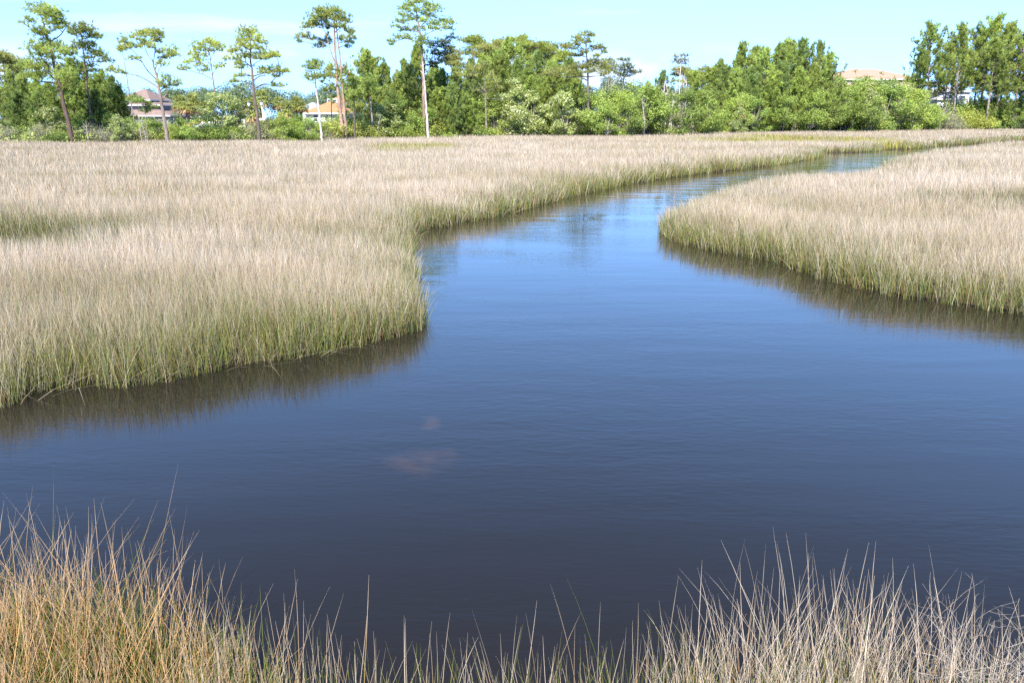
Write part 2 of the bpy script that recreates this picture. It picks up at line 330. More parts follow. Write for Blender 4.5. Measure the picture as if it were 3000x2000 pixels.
# ------------------------------------------------------------------ marsh grass
STRAW, PALE, RUST, GREEN, BROWN = (np.array(c) for c in ((.485, .392, .292), (.64, .56, .475), (.48, .28, .10), (.20, .212, .055), (.10, .075, .035)))
SWALES = [(-13.6, 18.4, 4.0, 3.0), (-9, 76, 3, 6), (27, 100, 6, 9), (37, 108, 6, 15), (17, 28, 3, 1.5)]
def marsh_grass(name, label, x, y, s, seed):
    n = len(x); d = np.hypot(x, y); r = np.random.default_rng(seed)
    sw = np.zeros(n); sg = np.zeros(n)
    for cx, cy, rx, ry in SWALES:
        q = np.hypot((x - cx) / rx, (y - cy) / ry) + .5 * (fbm(x * .8, y * .8, 1) - .5)
        sw = np.maximum(sw, 1 - sstep(.6, 1.15, q)); sg = np.maximum(sg, 1 - sstep(1.0, 1.6, q))
    tall = fbm(x * .12, y * .22, 0) + .16 * (fbm(x * .9, y * .9, 3) - .5); pat = fbm(x * .1 + 24, y * .3 + 9, 3); pt2 = fbm(x * .45, y * .8, 1) - .5
    H = (.66 + .55 * tall) * (.72 + .28 * sstep(0, 1.3, s)) * (1 + .9 * np.exp(-s / .8) * (fbm(x * 1.5, y * 1.5, 2) - .5)) * r.uniform(.72, 1.12, n) * (1 - .74 * sw)
    yaw = r.uniform(0, 2 * np.pi, n); w = np.maximum(.0034, .00046 * d) * r.uniform(.7, 1.3, n)
    side = np.stack([np.cos(yaw), np.sin(yaw), np.zeros(n)], 1)
    lean = r.normal(0, .115, (n, 2)) + np.array([-.03, 0])
    # stems at the brink droop towards the water
    e = .15; gxn = sdf(WATER, x + e, y) - s; gyn = sdf(WATER, x, y + e) - s; gn = np.stack([gxn, gyn], 1) / e
    droop = np.exp(-np.maximum(s, 0) / .35) * (r.random(n) < .1) * r.uniform(.05, .22, n)
    lean = lean - gn * droop[:, None]; flop = r.random(n) < .015; lean[flop] *= 4
    lodge = (s < .22) & (d < 30) & ~((np.abs(x + 2.6) < 2.2) & (y > 11.6)) & (r.random(n) < .035); lean[lodge] = (-gn * r.uniform(.2, .8, (n, 1)) + r.normal(0, .4, (n, 2)))[lodge]
    curl = r.normal(0, .08, (n, 2)) + lean * .6
    lv = np.array([0, .36, .7, 1.0]); wid = np.array([1, .9, .6, 0])
    base = np.stack([x, y, np.where(s > .15, .04, -.12)], 1)
    V, C = [], []
    green_to = np.clip(.60 - .3 * (pat - .5) + r.normal(0, .13, n) + .45 * sg + .30 * np.exp(-s / .9) - .35 * pt2, .15, 1.3)
    dead = (r.random(n) < .26 - .04 * np.exp(-s / .8)) | lodge
    tip = STRAW + (PALE - STRAW) * np.clip(r.normal(.42, .35, n) + 1.0 * (pat - .5), 0, 1)[:, None]; tip = tip * np.exp(r.normal(-.03, .2, (n, 1)) + .45 * pt2[:, None])
    rusty = np.clip(r.normal(.12, .2, n), 0, .8)[:, None]; gre = GREEN * np.exp(r.normal(0, .3, (n, 1))) * np.array([1, 1, 1.25]) ** r.normal(0, 1, (n, 1)); bs = r.random(n) < .16; gre[bs] = np.array([.20, .115, .05]) * np.exp(r.normal(0, .3, (bs.sum(), 1))); bg_ = r.random(n) < .15; gre[bg_] = np.array([.13, .20, .065]) * np.exp(r.normal(0, .2, (bg_.sum(), 1))); gre = gre * np.where((d > 60)[:, None], 1 + sg[:, None] * np.array([.7, .55, 0]), 1 - .3 * sg[:, None])
    for t, ww in zip(lv, wid):
        k = t + t * t * .0
        p = base + np.stack([lean[:, 0] * t + curl[:, 0] * t * t, lean[:, 1] * t + curl[:, 1] * t * t, np.full(n, t) * np.sqrt(np.maximum(1 - np.minimum((lean ** 2).sum(1), 1.2) * t * t * .7, .12))], 1) * H[:, None]
        f = sstep(-.14, .14, t - green_to)[:, None]; f = np.where(dead[:, None], np.maximum(f, .35 + .6 * t), f)
        c = gre * (1 - f) + (tip * (1 - rusty) + RUST * rusty) * f
        b = (1 - sstep(0, .2, t)) * .5; c = c * (1 - b) + BROWN * b
        C.append(c)
        if ww: V += [p - side * (w * ww / 2)[:, None], p + side * (w * ww / 2)[:, None]]; C.append(c)
        else: V.append(p)
    v = np.stack(V, 1).reshape(-1, 3); c = np.stack(C, 1).reshape(-1, 3)
    o = np.arange(n)[:, None] * 7
    q = np.concatenate([o + np.array([0, 1, 3, 2]), o + np.array([2, 3, 5, 4])]); t = o + np.array([4, 5, 6])
    a = Acc(); a.add(v, c, q, t)
    return tag(a.obj(name, M_GRASS), label, kind='stuff')
def scatter(n, r0, r1, power):
    u = rng.random(n); e = 2 - power
    r = (r0 ** e + u * (r1 ** e - r0 ** e)) ** (1 / e); th = rng.uniform(-40, 40, n) * math.pi / 180
    return r * np.sin(th), r * np.cos(th)
DENS = 1.0
x, y = scatter(int(1550000 * DENS), 7.2, 225, 1.62)
s = sdf(WATER, x, y) + .15 + .34 * (fbm(x * 1.1, y * 1.1, 5) - .5) + .34 * (fbm(x * 3.2, y * 3.2, 4) - .5)
keep = (s > 0) & (y < edge_y(x / y) + 3) & (y > 6.4)
x, y, s = x[keep], y[keep], s[keep]
# the outermost stems stand thicker along the brink
br = inside(RIGHT, x, y)
marsh_grass('marsh_grass', 'wide straw-coloured marsh grass on the left bank, green at its stems', x[~br], y[~br], s[~br], 11)
marsh_grass('marsh_grass', 'rounded tongue of straw-coloured marsh grass on the right bank of the bend', x[br], y[br], s[br], 12)

# ------------------------------------------------------------------ rushes on the near bank
def rushes(name, label, x, y, H, lean, bend, cols, rad_, z0=0.03):
    """round stems, seven rings of three; cols is (n, 3 levels, 3): foot, middle, tip"""
    n = len(x); lv = np.linspace(0, 1, 7); a = Acc(); lean = lean / np.maximum(1, np.hypot(lean[:, 0], lean[:, 1]) / .8)[:, None]
    yaw = rng.uniform(0, 2 * np.pi, n); ba = rng.uniform(0, 2 * np.pi, n); bd = np.stack([np.cos(ba), np.sin(ba)], 1) * bend[:, None]
    V, C = [], []
    for t in lv:
        off = lean * t + bd * t * t; drop = np.sqrt(np.maximum(1 - .5 * (off ** 2).sum(1), .15))
        p = np.stack([x + off[:, 0] * H, y + off[:, 1] * H, z0 + t * H * drop], 1)
        rr = rad_ * (1 - .72 * t) if t < 1 else rad_ * .1
        c = np.where(t < .5, cols[:, 0] * (1 - 2 * t) + cols[:, 1] * 2 * t, cols[:, 1] * (2 - 2 * t) + cols[:, 2] * (2 * t - 1))
        c = c * np.exp(rng.normal(0, .1, (n, 1)))
        for k in range(3):
            an = yaw + k * 2.0944
            V.append(p + np.stack([np.cos(an), np.sin(an), np.zeros(n)], 1) * rr[:, None]); C.append(c)
    v = np.stack(V, 1).reshape(-1, 3); c = np.stack(C, 1).reshape(-1, 3); o = np.arange(n)[:, None] * 21; q = []
    for l in range(6):
        for k in range(3): q.append(o + np.array([l * 3 + k, l * 3 + (k + 1) % 3, l * 3 + 3 + (k + 1) % 3, l * 3 + 3 + k]))
    a.add(v, c, np.concatenate(q)); return tag(a.obj(name, M_GRASS), label, kind='stuff')
def stemcols(n, pale, green, rust, bright=1.12, midc=None):
    r = rng.random(n)[:, None]; tip = np.array([.58, .43, .25]) * (1 - pale) + PALE * bright * pale
    tip = tip * np.exp(rng.normal(0, .16, (n, 1))); ru = (rng.random((n, 1)) < rust) * rng.uniform(.35, 1, (n, 1))
    mid = (tip * .92 if midc is None else np.array(midc) * np.exp(rng.normal(0, .2, (n, 1)))) * (1 - ru) + RUST * ru; foot = np.where(r < .6, GREEN * .9, RUST * .6)
    g = rng.random((n, 1)) < green; gg = np.array([.165, .225, .04]) * np.exp(rng.normal(0, .2, (n, 1)))
    return np.stack([np.where(g, gg * .8, foot), np.where(g, gg, mid), np.where(g, gg * .75 + RUST * .25, tip)], 1)
def near(n, x0, x1, y0, ymax, off=0.0):
    x = rng.uniform(x0, x1, n * 3); y = rng.uniform(y0, ymax, n * 3)
    s = sdf(WATER, x, y) + .12 * (fbm(x * 3, y * 3, 5) - .5); k = s > off
    return x[k][:n], y[k][:n]
# left tussock: a low green mat with tall stems standing out of it
x, y = near(17000, -4.6, -1.15, 2.2, 5.2); n = len(x)
hp = rng.random(n); Hh = np.where(hp < .78, rng.uniform(.22, .58, n), np.where(hp < .97, rng.uniform(.55, .9, n), rng.uniform(.85, 1.16, n)))
fall = 1 - .5 * sstep(-2.5, -1.2, x); Hh = Hh * fall * (.85 + .3 * fbm(x * 1.4, y * 1.4, 1))
ln = rng.normal(0, .19, (n, 2)); fl = rng.random(n) < .17; ln[fl] = rng.normal(0, .55, (fl.sum(), 2))
rushes('rush_clump', 'dense tawny rush tussock with a green foot in the near left corner', x, y, Hh, ln, np.abs(rng.normal(0, .14, n)), stemcols(n, .4, np.where(hp < .78, .76, .06)[:, None],  .5, 1.2, (.66, .40, .17)), rng.uniform(.0018, .0034, n))
# thin middle growth
x, y = near(2600, -1.7, 1.1, 2.7, 4.5); n = len(x); hp = rng.random(n)
Hh = np.where(hp < .88, rng.uniform(.28, .6, n), rng.uniform(.58, .9, n)) * (.9 + .2 * fbm(x * 2, y * 2, 1))
rushes('rush_clump', 'thin line of separate green and tan rush stems between the two tussocks', x, y, Hh, rng.normal(0, .15, (n, 2)), np.abs(rng.normal(0, .09, n)), stemcols(n, .6, np.where(hp < .8, .6, .14)[:, None], .45), rng.uniform(.0017, .003, n))
# pale right tussock
x, y = near(4400, .8, 3.6, 2.6, 4.5); n = len(x); hp = rng.random(n)
peak = 1 - .25 * np.clip(np.abs(x - 1.55) / 1.2, 0, 1)
k = rng.random(n) < .35 + .65 * np.exp(-((x - 1.5) / .6) ** 2) + .2 * np.exp(-((x - 2.3) / .3) ** 2); x, y, hp, peak = x[k], y[k], hp[k], peak[k]; n = len(x)
Hh = np.where(hp < .45, rng.uniform(.35, .7, n), np.where(hp < .93, rng.uniform(.6, .95, n), rng.uniform(.95, 1.14, n))) * peak * .95
rushes('rush_clump', 'bleached whitish rush tussock with the tallest stems, standing over dark water', x, y, Hh, rng.normal(0, .2, (n, 2)) * rng.choice([1, 1, 1, 2.2], (n, 1)), np.abs(rng.normal(0, .13, n)), stemcols(n, .68, np.where(hp < .45, .55, .04)[:, None], .42, 1.3), rng.uniform(.0014, .0028, n))
# tangle of dead twigs at the far right
a = Acc()
for q in range(150):
    p = np.array([rng.uniform(1.95, 2.9), rng.uniform(3.2, 3.95), rng.uniform(.05, .6)]); d = unit(rng.normal(0, 1, 3) + np.array([.1, 0, .9])); pts = [p]
    for _ in range(7): d = unit(d + rng.normal(0, .3, 3)); pts.append(pts[-1] + d * .07)
    tube(a, pts, np.linspace(.0015, .0006, 8), PALE * rng.uniform(.45, .9), 3)
    for _ in range(3):
        i = rng.integers(2, 7); dd = unit(d + rng.normal(0, .8, 3)); tube(a, [pts[i], pts[i] + dd * .05, pts[i] + dd * .09 + rng.normal(0, .012, 3)], [.0009, .0008, .0005], PALE * .7, 3)
tag(a.obj('dead_brush', M_GRASS), 'tangle of dry grey twigs caught among rushes in the near right corner', kind='stuff')

# ------------------------------------------------------------------ trees
PINE = (.240, .310, .030); PINE_Y = (.315, .370, .034); PINE_D = (.155, .225, .030); OLIVE = (.275, .290, .050)
def puff(acc, c, rx, ry, rz, col, dens=1.0, L=.40):
    rx, ry, rz = rx * 1.3, ry * 1.3, rz * 1.42
    n = max(8, int(dens * 46 * rx * (rz + .25) + 8)); p, d = in_ball(n, top=1, shell=.1); p = p * np.clip(np.exp(rng.normal(0, .16, (n, 1))), .6, 1.22)
    lump = .8 + .5 * rng.random(3); p = p + .18 * np.sin(p[:, [1, 2, 0]] * 4 * lump + rng.uniform(0, 6, 3))
    axis = unit(d * np.array([.7, .7, .5]) + np.array([0, 0, .75]))
    cols = jit(col, n, .2); tufts(acc, np.asarray(c) + p * np.array([rx, ry, rz]), axis, L, .048, 14, .6, cols)
CROP = {1: (0, .3231), 2: (700, .3231), 3: (1400, .3231), 4: (2100, .3827)}
def hero(name, label, crop, d, trunks, limbs, puffs, r0=.2, col=PINE, bk=(.17, .125, .10), dens=1.0, group=None, cat='tree'):
    ox, s = CROP[crop]; T = lambda p, dy=0.0: at(ox + p[0] * s, p[1] * s, d + dy)
    m = s * d / F * 1.01
    b = T(trunks[0][0]); base = np.array([b[0], b[1], 0.05])
    root = empty(name, base, label, cat, group)
    ctr = np.mean([p[0] for p in puffs]) if puffs else trunks[0][0][0]
    main = None; wood = []
    for ti, tr in enumerate(trunks):
        pts = [T(p) for p in tr]; g = pts[0].copy(); g[2] = -.1
        pts = ([g] if g[2] < pts[0][2] and ti == 0 or len(trunks) > 1 and tr[0][1] > 1000 else []) + pts
        pts = resample(pts, max(8, len(pts) * 3)); k = np.linspace(1, 0, len(pts)); rr = r0 * (.25 + .75 * k ** .8) * (.8 if ti else 1); rr[0] *= 1.25
        pts[1:-1, 1] += np.cumsum(rng.normal(0, .04, len(pts) - 2)); pts[1:-1, 0] += rng.normal(0, .02, len(pts) - 2)
        a = Acc(); tube(a, pts, rr, jit(bk, len(pts), .1), 8); o = a.obj('trunk', M_BARK, root, base); main = main or o; wood.append((pts, rr))
    for lb in limbs:
        pts = np.array([T(p) for p in lb]); dy = rng.normal(0, .8) ; pts[:, 1] += np.linspace(0, dy, len(pts))
        j = np.argmin([np.linalg.norm(w_[0] - pts[0], axis=1).min() for w_ in wood]); q = np.argmin(np.linalg.norm(wood[j][0] - pts[0], axis=1)); pts[0] = wood[j][0][q]
        pts = resample(pts, max(6, len(pts) * 3)); rr = np.linspace(min(wood[j][1][q] * .6, r0 * .5), .025, len(pts))
        a = Acc(); tube(a, pts, rr, jit(np.array(bk) * .95, len(pts), .1), 6); a.obj('branch', M_BARK, main, base); wood.append((pts, rr))
    if puffs:
        a = Acc(); P = np.concatenate([w_[0] for w_ in wood]); 
        for (px, py, rx, ry) in puffs:
            dy = rng.normal(0, 1.0) * max(.5, abs(px - ctr) * m * .35 + .6); c = T((px, py), dy); dist = np.linalg.norm((P - c) * np.array([1, .6, 1]), axis=1) + np.where(P[:, 2] > c[2], 2.5, 0)
            q = P[np.argmin(dist)]; Rx, Rz = rx * m, ry * m
            tube(a, curve(q, c - np.array([0, 0, Rz * .3]), rng.uniform(-.1, .25)), np.linspace(.055, .02, 6), bk, 5)
            for _ in range(max(2, int(Rx * 3))):
                e = c + in_ball(1)[0][0] * np.array([Rx, Rx * .8, Rz]) * .8; tube(a, curve(c - np.array([0, 0, Rz * .4]), e, .05, 4), np.linspace(.024, .01, 4), bk, 4)
            puff(a, c, Rx, Rx * .85, Rz, np.array(col) * rng.uniform(.85, 1.12), dens)
        a.obj('crown', M_FOL, root, base)
    return root
PG = 'tall shoreline pines'
hero('pine_tree', 'dark forked pine leaning at the marsh edge with a rounded detached top', 1, 91,
  [[(655, 1262), (600, 1050), (560, 870), (530, 740), (490, 600), (470, 490), (440, 380), (400, 270), (385, 180)]],
  [[(530, 740), (480, 690), (465, 590), (430, 520)], [(540, 770), (450, 745), (340, 742)], [(450, 370), (520, 320), (530, 260), (560, 180)], [(440, 375), (370, 300), (300, 265), (220, 200)], [(545, 800), (600, 740), (650, 660)]],
  [(340, 85, 100, 45), (420, 110, 110, 50), (490, 140, 70, 45), (250, 195, 60, 28), (470, 195, 70, 45), (550, 190, 45, 60), (350, 285, 75, 40), (540, 255, 50, 40), (400, 310, 60, 35),
   (470, 420, 90, 55), (340, 440, 90, 50), (390, 410, 70, 45), (560, 460, 95, 45), (430, 510, 130, 45), (320, 590, 110, 45), (250, 610, 60, 35), (300, 700, 100, 45), (390, 690, 70, 45), (580, 690, 90, 60), (640, 600, 35, 55), (600, 780, 90, 55), (500, 830, 90, 40), (560, 640, 60, 40), (630, 480, 50, 40), (400, 620, 80, 45), (650, 720, 50, 50), (690, 580, 20, 45)],
  .26, PINE, (.10, .065, .05), 1.15, PG)
hero('pine_tree', 'slender upright pine with stacked flat sprays, behind the dark forked pine', 1, 97,
  [[(840, 1130), (825, 1000), (810, 900), (780, 680), (765, 500), (758, 430), (740, 330)]],
  [[(780, 575), (860, 560), (960, 575)], [(770, 555), (735, 525), (700, 500)], [(765, 450), (840, 395)]],
  [(720, 245, 75, 35), (780, 280, 80, 40), (690, 290, 55, 35), (830, 330, 75, 40), (880, 340, 35, 25), (740, 400, 70, 40), (820, 420, 60, 35), (700, 440, 55, 25), (880, 500, 70, 35), (940, 555, 60, 32), (860, 480, 60, 25), (830, 600, 45, 18), (850, 650, 45, 18), (800, 530, 30, 18), (640, 300, 22, 25)],
  .17, PINE, (.13, .09, .075), 1.0, PG)
hero('pine_tree', 'grey-trunked pine with a sweeping low horizontal limb and open umbrella crown', 1, 90,
  [[(1522, 1278), (1505, 1170), (1490, 1080), (1465, 950), (1450, 850), (1420, 700), (1385, 590), (1378, 540)]],
  [[(1380, 560), (1340, 510), (1310, 450), (1290, 400), (1290, 330)], [(1385, 570), (1405, 480), (1412, 400), (1400, 320)], [(1420, 740), (1340, 640), (1290, 540), (1240, 470), (1160, 420)],
   [(1430, 800), (1330, 725), (1230, 680), (1130, 668), (1050, 655)], [(1400, 620), (1440, 530), (1520, 490)], [(1450, 830), (1500, 770), (1560, 760)], [(1470, 915), (1495, 860), (1530, 815)], [(1412, 690), (1428, 640), (1445, 595)], [(1490, 1090), (1450, 1092), (1400, 1100)]],
  [(1310, 315, 75, 32), (1380, 300, 70, 30), (1440, 330, 50, 38), (1240, 340, 60, 35), (1140, 385, 55, 38), (1105, 440, 32, 38), (1190, 425, 55, 28), (1350, 425, 55, 35), (1310, 400, 45, 30), (1420, 370, 50, 28), (1440, 470, 32, 26), (1550, 470, 55, 42), (1575, 500, 35, 30), (1500, 525, 40, 22), (1465, 585, 45, 20), (1210, 535, 45, 16), (1530, 735, 75, 38), (1590, 765, 45, 32), (1480, 780, 38, 28), (1020, 635, 50, 26), (1100, 660, 38, 13)],
  .24, PINE_Y, (.21, .16, .135), 1.0, PG)
hero('pine_tree', 'spindly bare pole of a pine with one small tuft, beside the brown-roofed house', 1, 96,
  [[(1220, 1095), (1200, 980), (1180, 880), (1150, 700), (1125, 540), (1110, 470)]], [], [(1105, 455, 25, 28), (1185, 905, 28, 28), (1225, 890, 28, 22)], .09, PINE, (.2, .16, .14), 1, PG)
hero('pine_sapling', 'pale thin pine sapling with two top tufts in front of the brown-roofed house', 1, 91, [[(1285, 1255), (1262, 1080), (1245, 930)]], [], [(1240, 915, 35, 26), (1280, 915, 22, 28)], .07, PINE, (.3, .25, .2), 1)
hero('pine_sapling', 'short dark-stemmed pine sapling below the brown house gable', 1, 93, [[(1330, 1190), (1325, 1080), (1318, 960)]], [], [(1330, 965, 45, 30), (1395, 980, 22, 16), (1310, 1010, 35, 22)], .06, PINE, (.2, .16, .13), 1)
hero('pine_tree', 'small umbrella pine rising behind the white-blooming tree', 1, 108,
  [[(1960, 1100), (1945, 900), (1930, 760), (1915, 640), (1900, 540), (1890, 460)]],
  [[(1928, 740), (1850, 675), (1760, 650), (1680, 640)], [(1905, 580), (1850, 590), (1790, 560)], [(1900, 540), (1950, 490)], [(1920, 690), (1960, 620)]],
  [(1840, 395, 85, 28), (1920, 395, 80, 32), (1980, 430, 50, 35), (1790, 440, 50, 25), (1740, 490, 35, 20), (1770, 545, 70, 25), (1700, 570, 40, 18), (1660, 625, 55, 24), (1820, 600, 50, 20), (1850, 640, 45, 15), (1980, 600, 50, 26), (1880, 450, 90, 32), (1830, 500, 60, 22)],
  .15, PINE_Y, (.2, .15, .12), 1.0, PG)
hero('pine_tree', 'layered pine with broad flat tiers and a dark trunk, by the lamp posts', 2, 95,
  [[(182, 1170), (170, 1050), (160, 960), (140, 780), (125, 620), (110, 540), (115, 440), (110, 340)]],
  [[(120, 620), (60, 570), (0, 545), (-60, 535)], [(120, 610), (170, 560), (220, 530)], [(140, 705), (200, 672), (300, 650), (380, 650)], [(145, 725), (200, 692), (270, 690)], [(118, 680), (60, 668), (0, 690)], [(160, 810), (220, 765), (310, 757)], [(112, 480), (50, 440)]],
  [(60, 285, 60, 30), (130, 300, 60, 40), (100, 350, 90, 35), (190, 380, 70, 30), (20, 370, 45, 32), (-40, 455, 60, 35), (50, 420, 80, 35), (160, 435, 60, 26), (240, 490, 80, 30), (300, 510, 60, 26), (190, 530, 80, 22), (60, 515, 80, 26), (-60, 535, 65, 25), (345, 510, 25, 18), (20, 612, 42, 18), (280, 630, 85, 28), (230, 660, 60, 20), (370, 650, 60, 20), (420, 650, 30, 16), (345, 690, 38, 18), (10, 692, 55, 16), (-40, 742, 38, 14), (350, 780, 55, 20), (0, 580, 50, 18)],
  .2, PINE_Y, (.13, .095, .08), 1.1, PG)
hero('pine_tree', 'white-barked slim pine with a small ragged head before the orange-roofed house', 2, 95,
  [[(755, 1262), (745, 1180), (735, 1100), (710, 900), (695, 760), (685, 650)]], [[(686, 665), (720, 635), (770, 625)]],
  [(670, 575, 65, 28), (720, 585, 38, 28), (635, 610, 38, 32), (700, 620, 40, 22), (650, 690, 40, 28), (690, 695, 32, 28), (640, 722, 24, 16), (745, 690, 20, 30)], .13, PINE, (.62, .52, .46), 1.0, PG)
hero('pine_tree', 'faint thin pine with scattered drooping tufts, between white-barked and twin-trunk pines', 2, 112,
  [[(840, 1100), (838, 900), (822, 720), (812, 640)]], [], [(770, 700, 24, 26), (755, 740, 18, 26), (785, 820, 20, 22), (830, 810, 32, 16), (865, 790, 22, 22), (800, 660, 18, 30), (850, 880, 40, 15)], .09, PINE, (.2, .15, .13), .7, PG)
hero('pine_tree', 'tall twin-trunk pine with reddish boles and a domed yellow-green crown', 2, 104,
  [[(940, 1200), (928, 1100), (915, 1000), (890, 780), (880, 600), (865, 380), (860, 200)], [(975, 1230), (960, 1050), (945, 900), (930, 700), (915, 500), (890, 330), (885, 250)]],
  [[(880, 590), (840, 490), (815, 400), (800, 320), (770, 260)], [(818, 440), (770, 420), (720, 430)], [(812, 400), (720, 365), (620, 352), (560, 350)], [(866, 300), (940, 220), (980, 200)], [(895, 375), (960, 380), (1020, 385)], [(925, 620), (955, 565), (972, 548)], [(930, 615), (985, 590), (1015, 570)], [(862, 260), (800, 190)]],
  [(740, 105, 60, 32), (810, 95, 80, 30), (880, 105, 60, 34), (700, 160, 65, 38), (790, 160, 90, 40), (890, 165, 85, 40), (960, 180, 55, 40), (650, 215, 60, 35), (730, 215, 70, 32), (620, 250, 42, 24), (830, 245, 55, 28), (910, 235, 65, 32), (1000, 280, 45, 38), (930, 355, 38, 22), (1020, 340, 36, 32), (1000, 385, 40, 24), (985, 425, 20, 20), (575, 325, 48, 24), (540, 375, 24, 24), (660, 350, 36, 20), (770, 385, 50, 26), (740, 425, 42, 22), (810, 350, 24, 32),
   (850, 625, 50, 38), (930, 640, 55, 45), (995, 675, 45, 34), (830, 690, 45, 34), (900, 690, 55, 40), (810, 620, 20, 30)],
  .25, PINE_Y, (.30, .20, .15), 1.1, PG)
hero('pine_tree', 'dark-stemmed young pine with a shaggy rounded crown right of the twin-trunk pine', 2, 104,
  [[(1052, 1215), (1048, 1000), (1042, 850), (1035, 720)]], [], [(1030, 720, 55, 45), (1000, 770, 55, 45), (1070, 790, 55, 45), (1030, 850, 70, 40), (1080, 860, 40, 30), (990, 850, 40, 40), (1040, 900, 40, 25)], .13, PINE, (.09, .07, .06), 1.2, PG)
hero('pine_tree', 'grey-stemmed young pine with flat yellow-green skirts, before the dark spiky pines', 2, 107,
  [[(1218, 1240), (1208, 1100), (1200, 1000), (1190, 890), (1178, 720)]], [], [(1180, 860, 95, 35), (1130, 825, 50, 32), (1240, 835, 55, 32), (1190, 790, 70, 35), (1160, 740, 60, 40), (1215, 720, 50, 36)], .14, PINE, (.24, .19, .165), 1.2, PG)
hero('pine_tree', 'tallest pine, reddish trunk under a wide lopsided airy crown', 2, 113,
  [[(1685, 1180), (1680, 1050), (1676, 850), (1672, 700), (1664, 560), (1660, 420), (1645, 300), (1625, 200), (1610, 90)]],
  [[(1660, 420), (1600, 370), (1500, 350), (1390, 395)], [(1655, 350), (1720, 300), (1800, 270), (1900, 225)], [(1640, 290), (1560, 270), (1480, 210)], [(1635, 260), (1700, 180), (1790, 120)], [(1620, 190), (1560, 120), (1520, 70)], [(1615, 120), (1680, 60)]],
  [(1600, 20, 60, 24), (1680, 25, 70, 28), (1740, 55, 65, 30), (1540, 50, 55, 28), (1500, 75, 40, 25), (1600, 90, 80, 30), (1500, 140, 60, 28), (1690, 110, 60, 28), (1790, 95, 45, 26), (1460, 195, 50, 25), (1570, 175, 75, 28), (1430, 240, 42, 20), (1690, 195, 60, 28), (1850, 185, 65, 28), (1920, 215, 50, 25), (1790, 225, 65, 25), (1760, 262, 70, 20), (1510, 275, 70, 22), (1625, 270, 55, 25), (1470, 335, 60, 25), (1410, 372, 45, 17), (1540, 345, 45, 20), (1380, 402, 22, 15), (1660, 360, 60, 35), (1640, 400, 55, 28), (1730, 150, 45, 22), (1900, 260, 45, 20)],
  .25, PINE, (.24, .165, .13), 1.0, PG)
hero('dead_pine_trunk', 'bleached bare snag with short stubs, crossing in front of the tallest pine', 2, 108,
  [[(1716, 1238), (1708, 1120), (1700, 1000), (1688, 800), (1674, 640), (1667, 560)]],
  [[(1668, 610), (1648, 598), (1640, 575)], [(1675, 660), (1655, 655), (1640, 640)], [(1680, 690), (1700, 672)], [(1684, 740), (1704, 735)], [(1670, 600), (1690, 580), (1692, 570)], [(1676, 670), (1650, 668)]], [], .17, PINE, (.55, .46, .42), 1, None, 'dead tree')
hero('oak_tree', 'blackish green tree arching out right of the tallest pine', 2, 118,
  [[(1670, 1100), (1675, 800), (1680, 560), (1682, 480)]], [[(1682, 500), (1715, 435), (1800, 440), (1880, 400)], [(1682, 540), (1730, 500), (1800, 540)], [(1800, 440), (1860, 480)]],
  [(1850, 380, 65, 28), (1930, 345, 45, 24), (1800, 420, 60, 28), (1890, 420, 55, 28), (1760, 480, 50, 30), (1830, 495, 60, 30), (1900, 475, 40, 22), (1780, 565, 55, 32), (1730, 400, 28, 20), (1840, 545, 50, 28), (1760, 600, 50, 30)],
  .16, (.12, .15, .04), (.09, .075, .07), 1.0)
hero('pine_tree', 'short crooked pine with grey limbs and thin olive sprays in front of the dark gap', 3, 116,
  [[(76, 1240), (75, 1120), (74, 1000), (66, 850), (62, 790), (48, 720)]],
  [[(60, 830), (10, 755), (-40, 700), (-120, 690)], [(66, 850), (110, 820), (190, 785)], [(75, 905), (160, 900), (235, 906)], [(66, 860), (0, 800), (-40, 770)], [(55, 760), (50, 700), (30, 640)]],
  [(-110, 640, 70, 30), (-40, 615, 60, 34), (30, 630, 55, 32), (100, 705, 60, 30), (150, 750, 55, 24), (-70, 690, 65, 20), (50, 590, 45, 26), (-20, 820, 60, 22), (-80, 830, 28, 15), (160, 800, 45, 18), (-150, 680, 40, 20), (70, 670, 60, 24)],
  .19, OLIVE, (.19, .15, .13), .8, PG)
hero('pine_tree', 'two-tiered pine, airy cap above a wide drooping olive skirt', 3, 121,
  [[(1012, 1222), (1005, 1100), (1000, 1000), (998, 800), (995, 680), (990, 560), (985, 480), (975, 380)]],
  [[(990, 535), (920, 500), (840, 470)], [(992, 550), (1050, 545), (1095, 520)], [(997, 695), (1060, 690), (1140, 690)], [(996, 700), (900, 690), (790, 702), (690, 690)], [(985, 470), (1050, 440), (1120, 440)], [(982, 450), (900, 430), (820, 420)], [(995, 720), (930, 700), (860, 710)]],
  [(965, 315, 55, 20), (1030, 328, 32, 15), (900, 345, 55, 20), (935, 375, 55, 20), (995, 385, 45, 20), (800, 415, 48, 24), (850, 440, 50, 22), (890, 405, 50, 20), (1060, 440, 50, 28), (1120, 435, 35, 25), (1145, 480, 26, 18), (960, 470, 50, 20), (900, 505, 55, 15), (1085, 510, 28, 14), (780, 440, 25, 20),
   (1070, 575, 80, 32), (1140, 610, 50, 42), (1000, 600, 70, 32), (920, 610, 70, 30), (840, 635, 65, 28), (750, 650, 65, 28), (670, 650, 60, 24), (1040, 645, 80, 26), (1150, 665, 42, 34), (700, 680, 80, 18), (880, 670, 70, 22), (1170, 620, 30, 30), (620, 680, 40, 16)],
  .22, OLIVE, (.14, .11, .11), 1.15, PG)
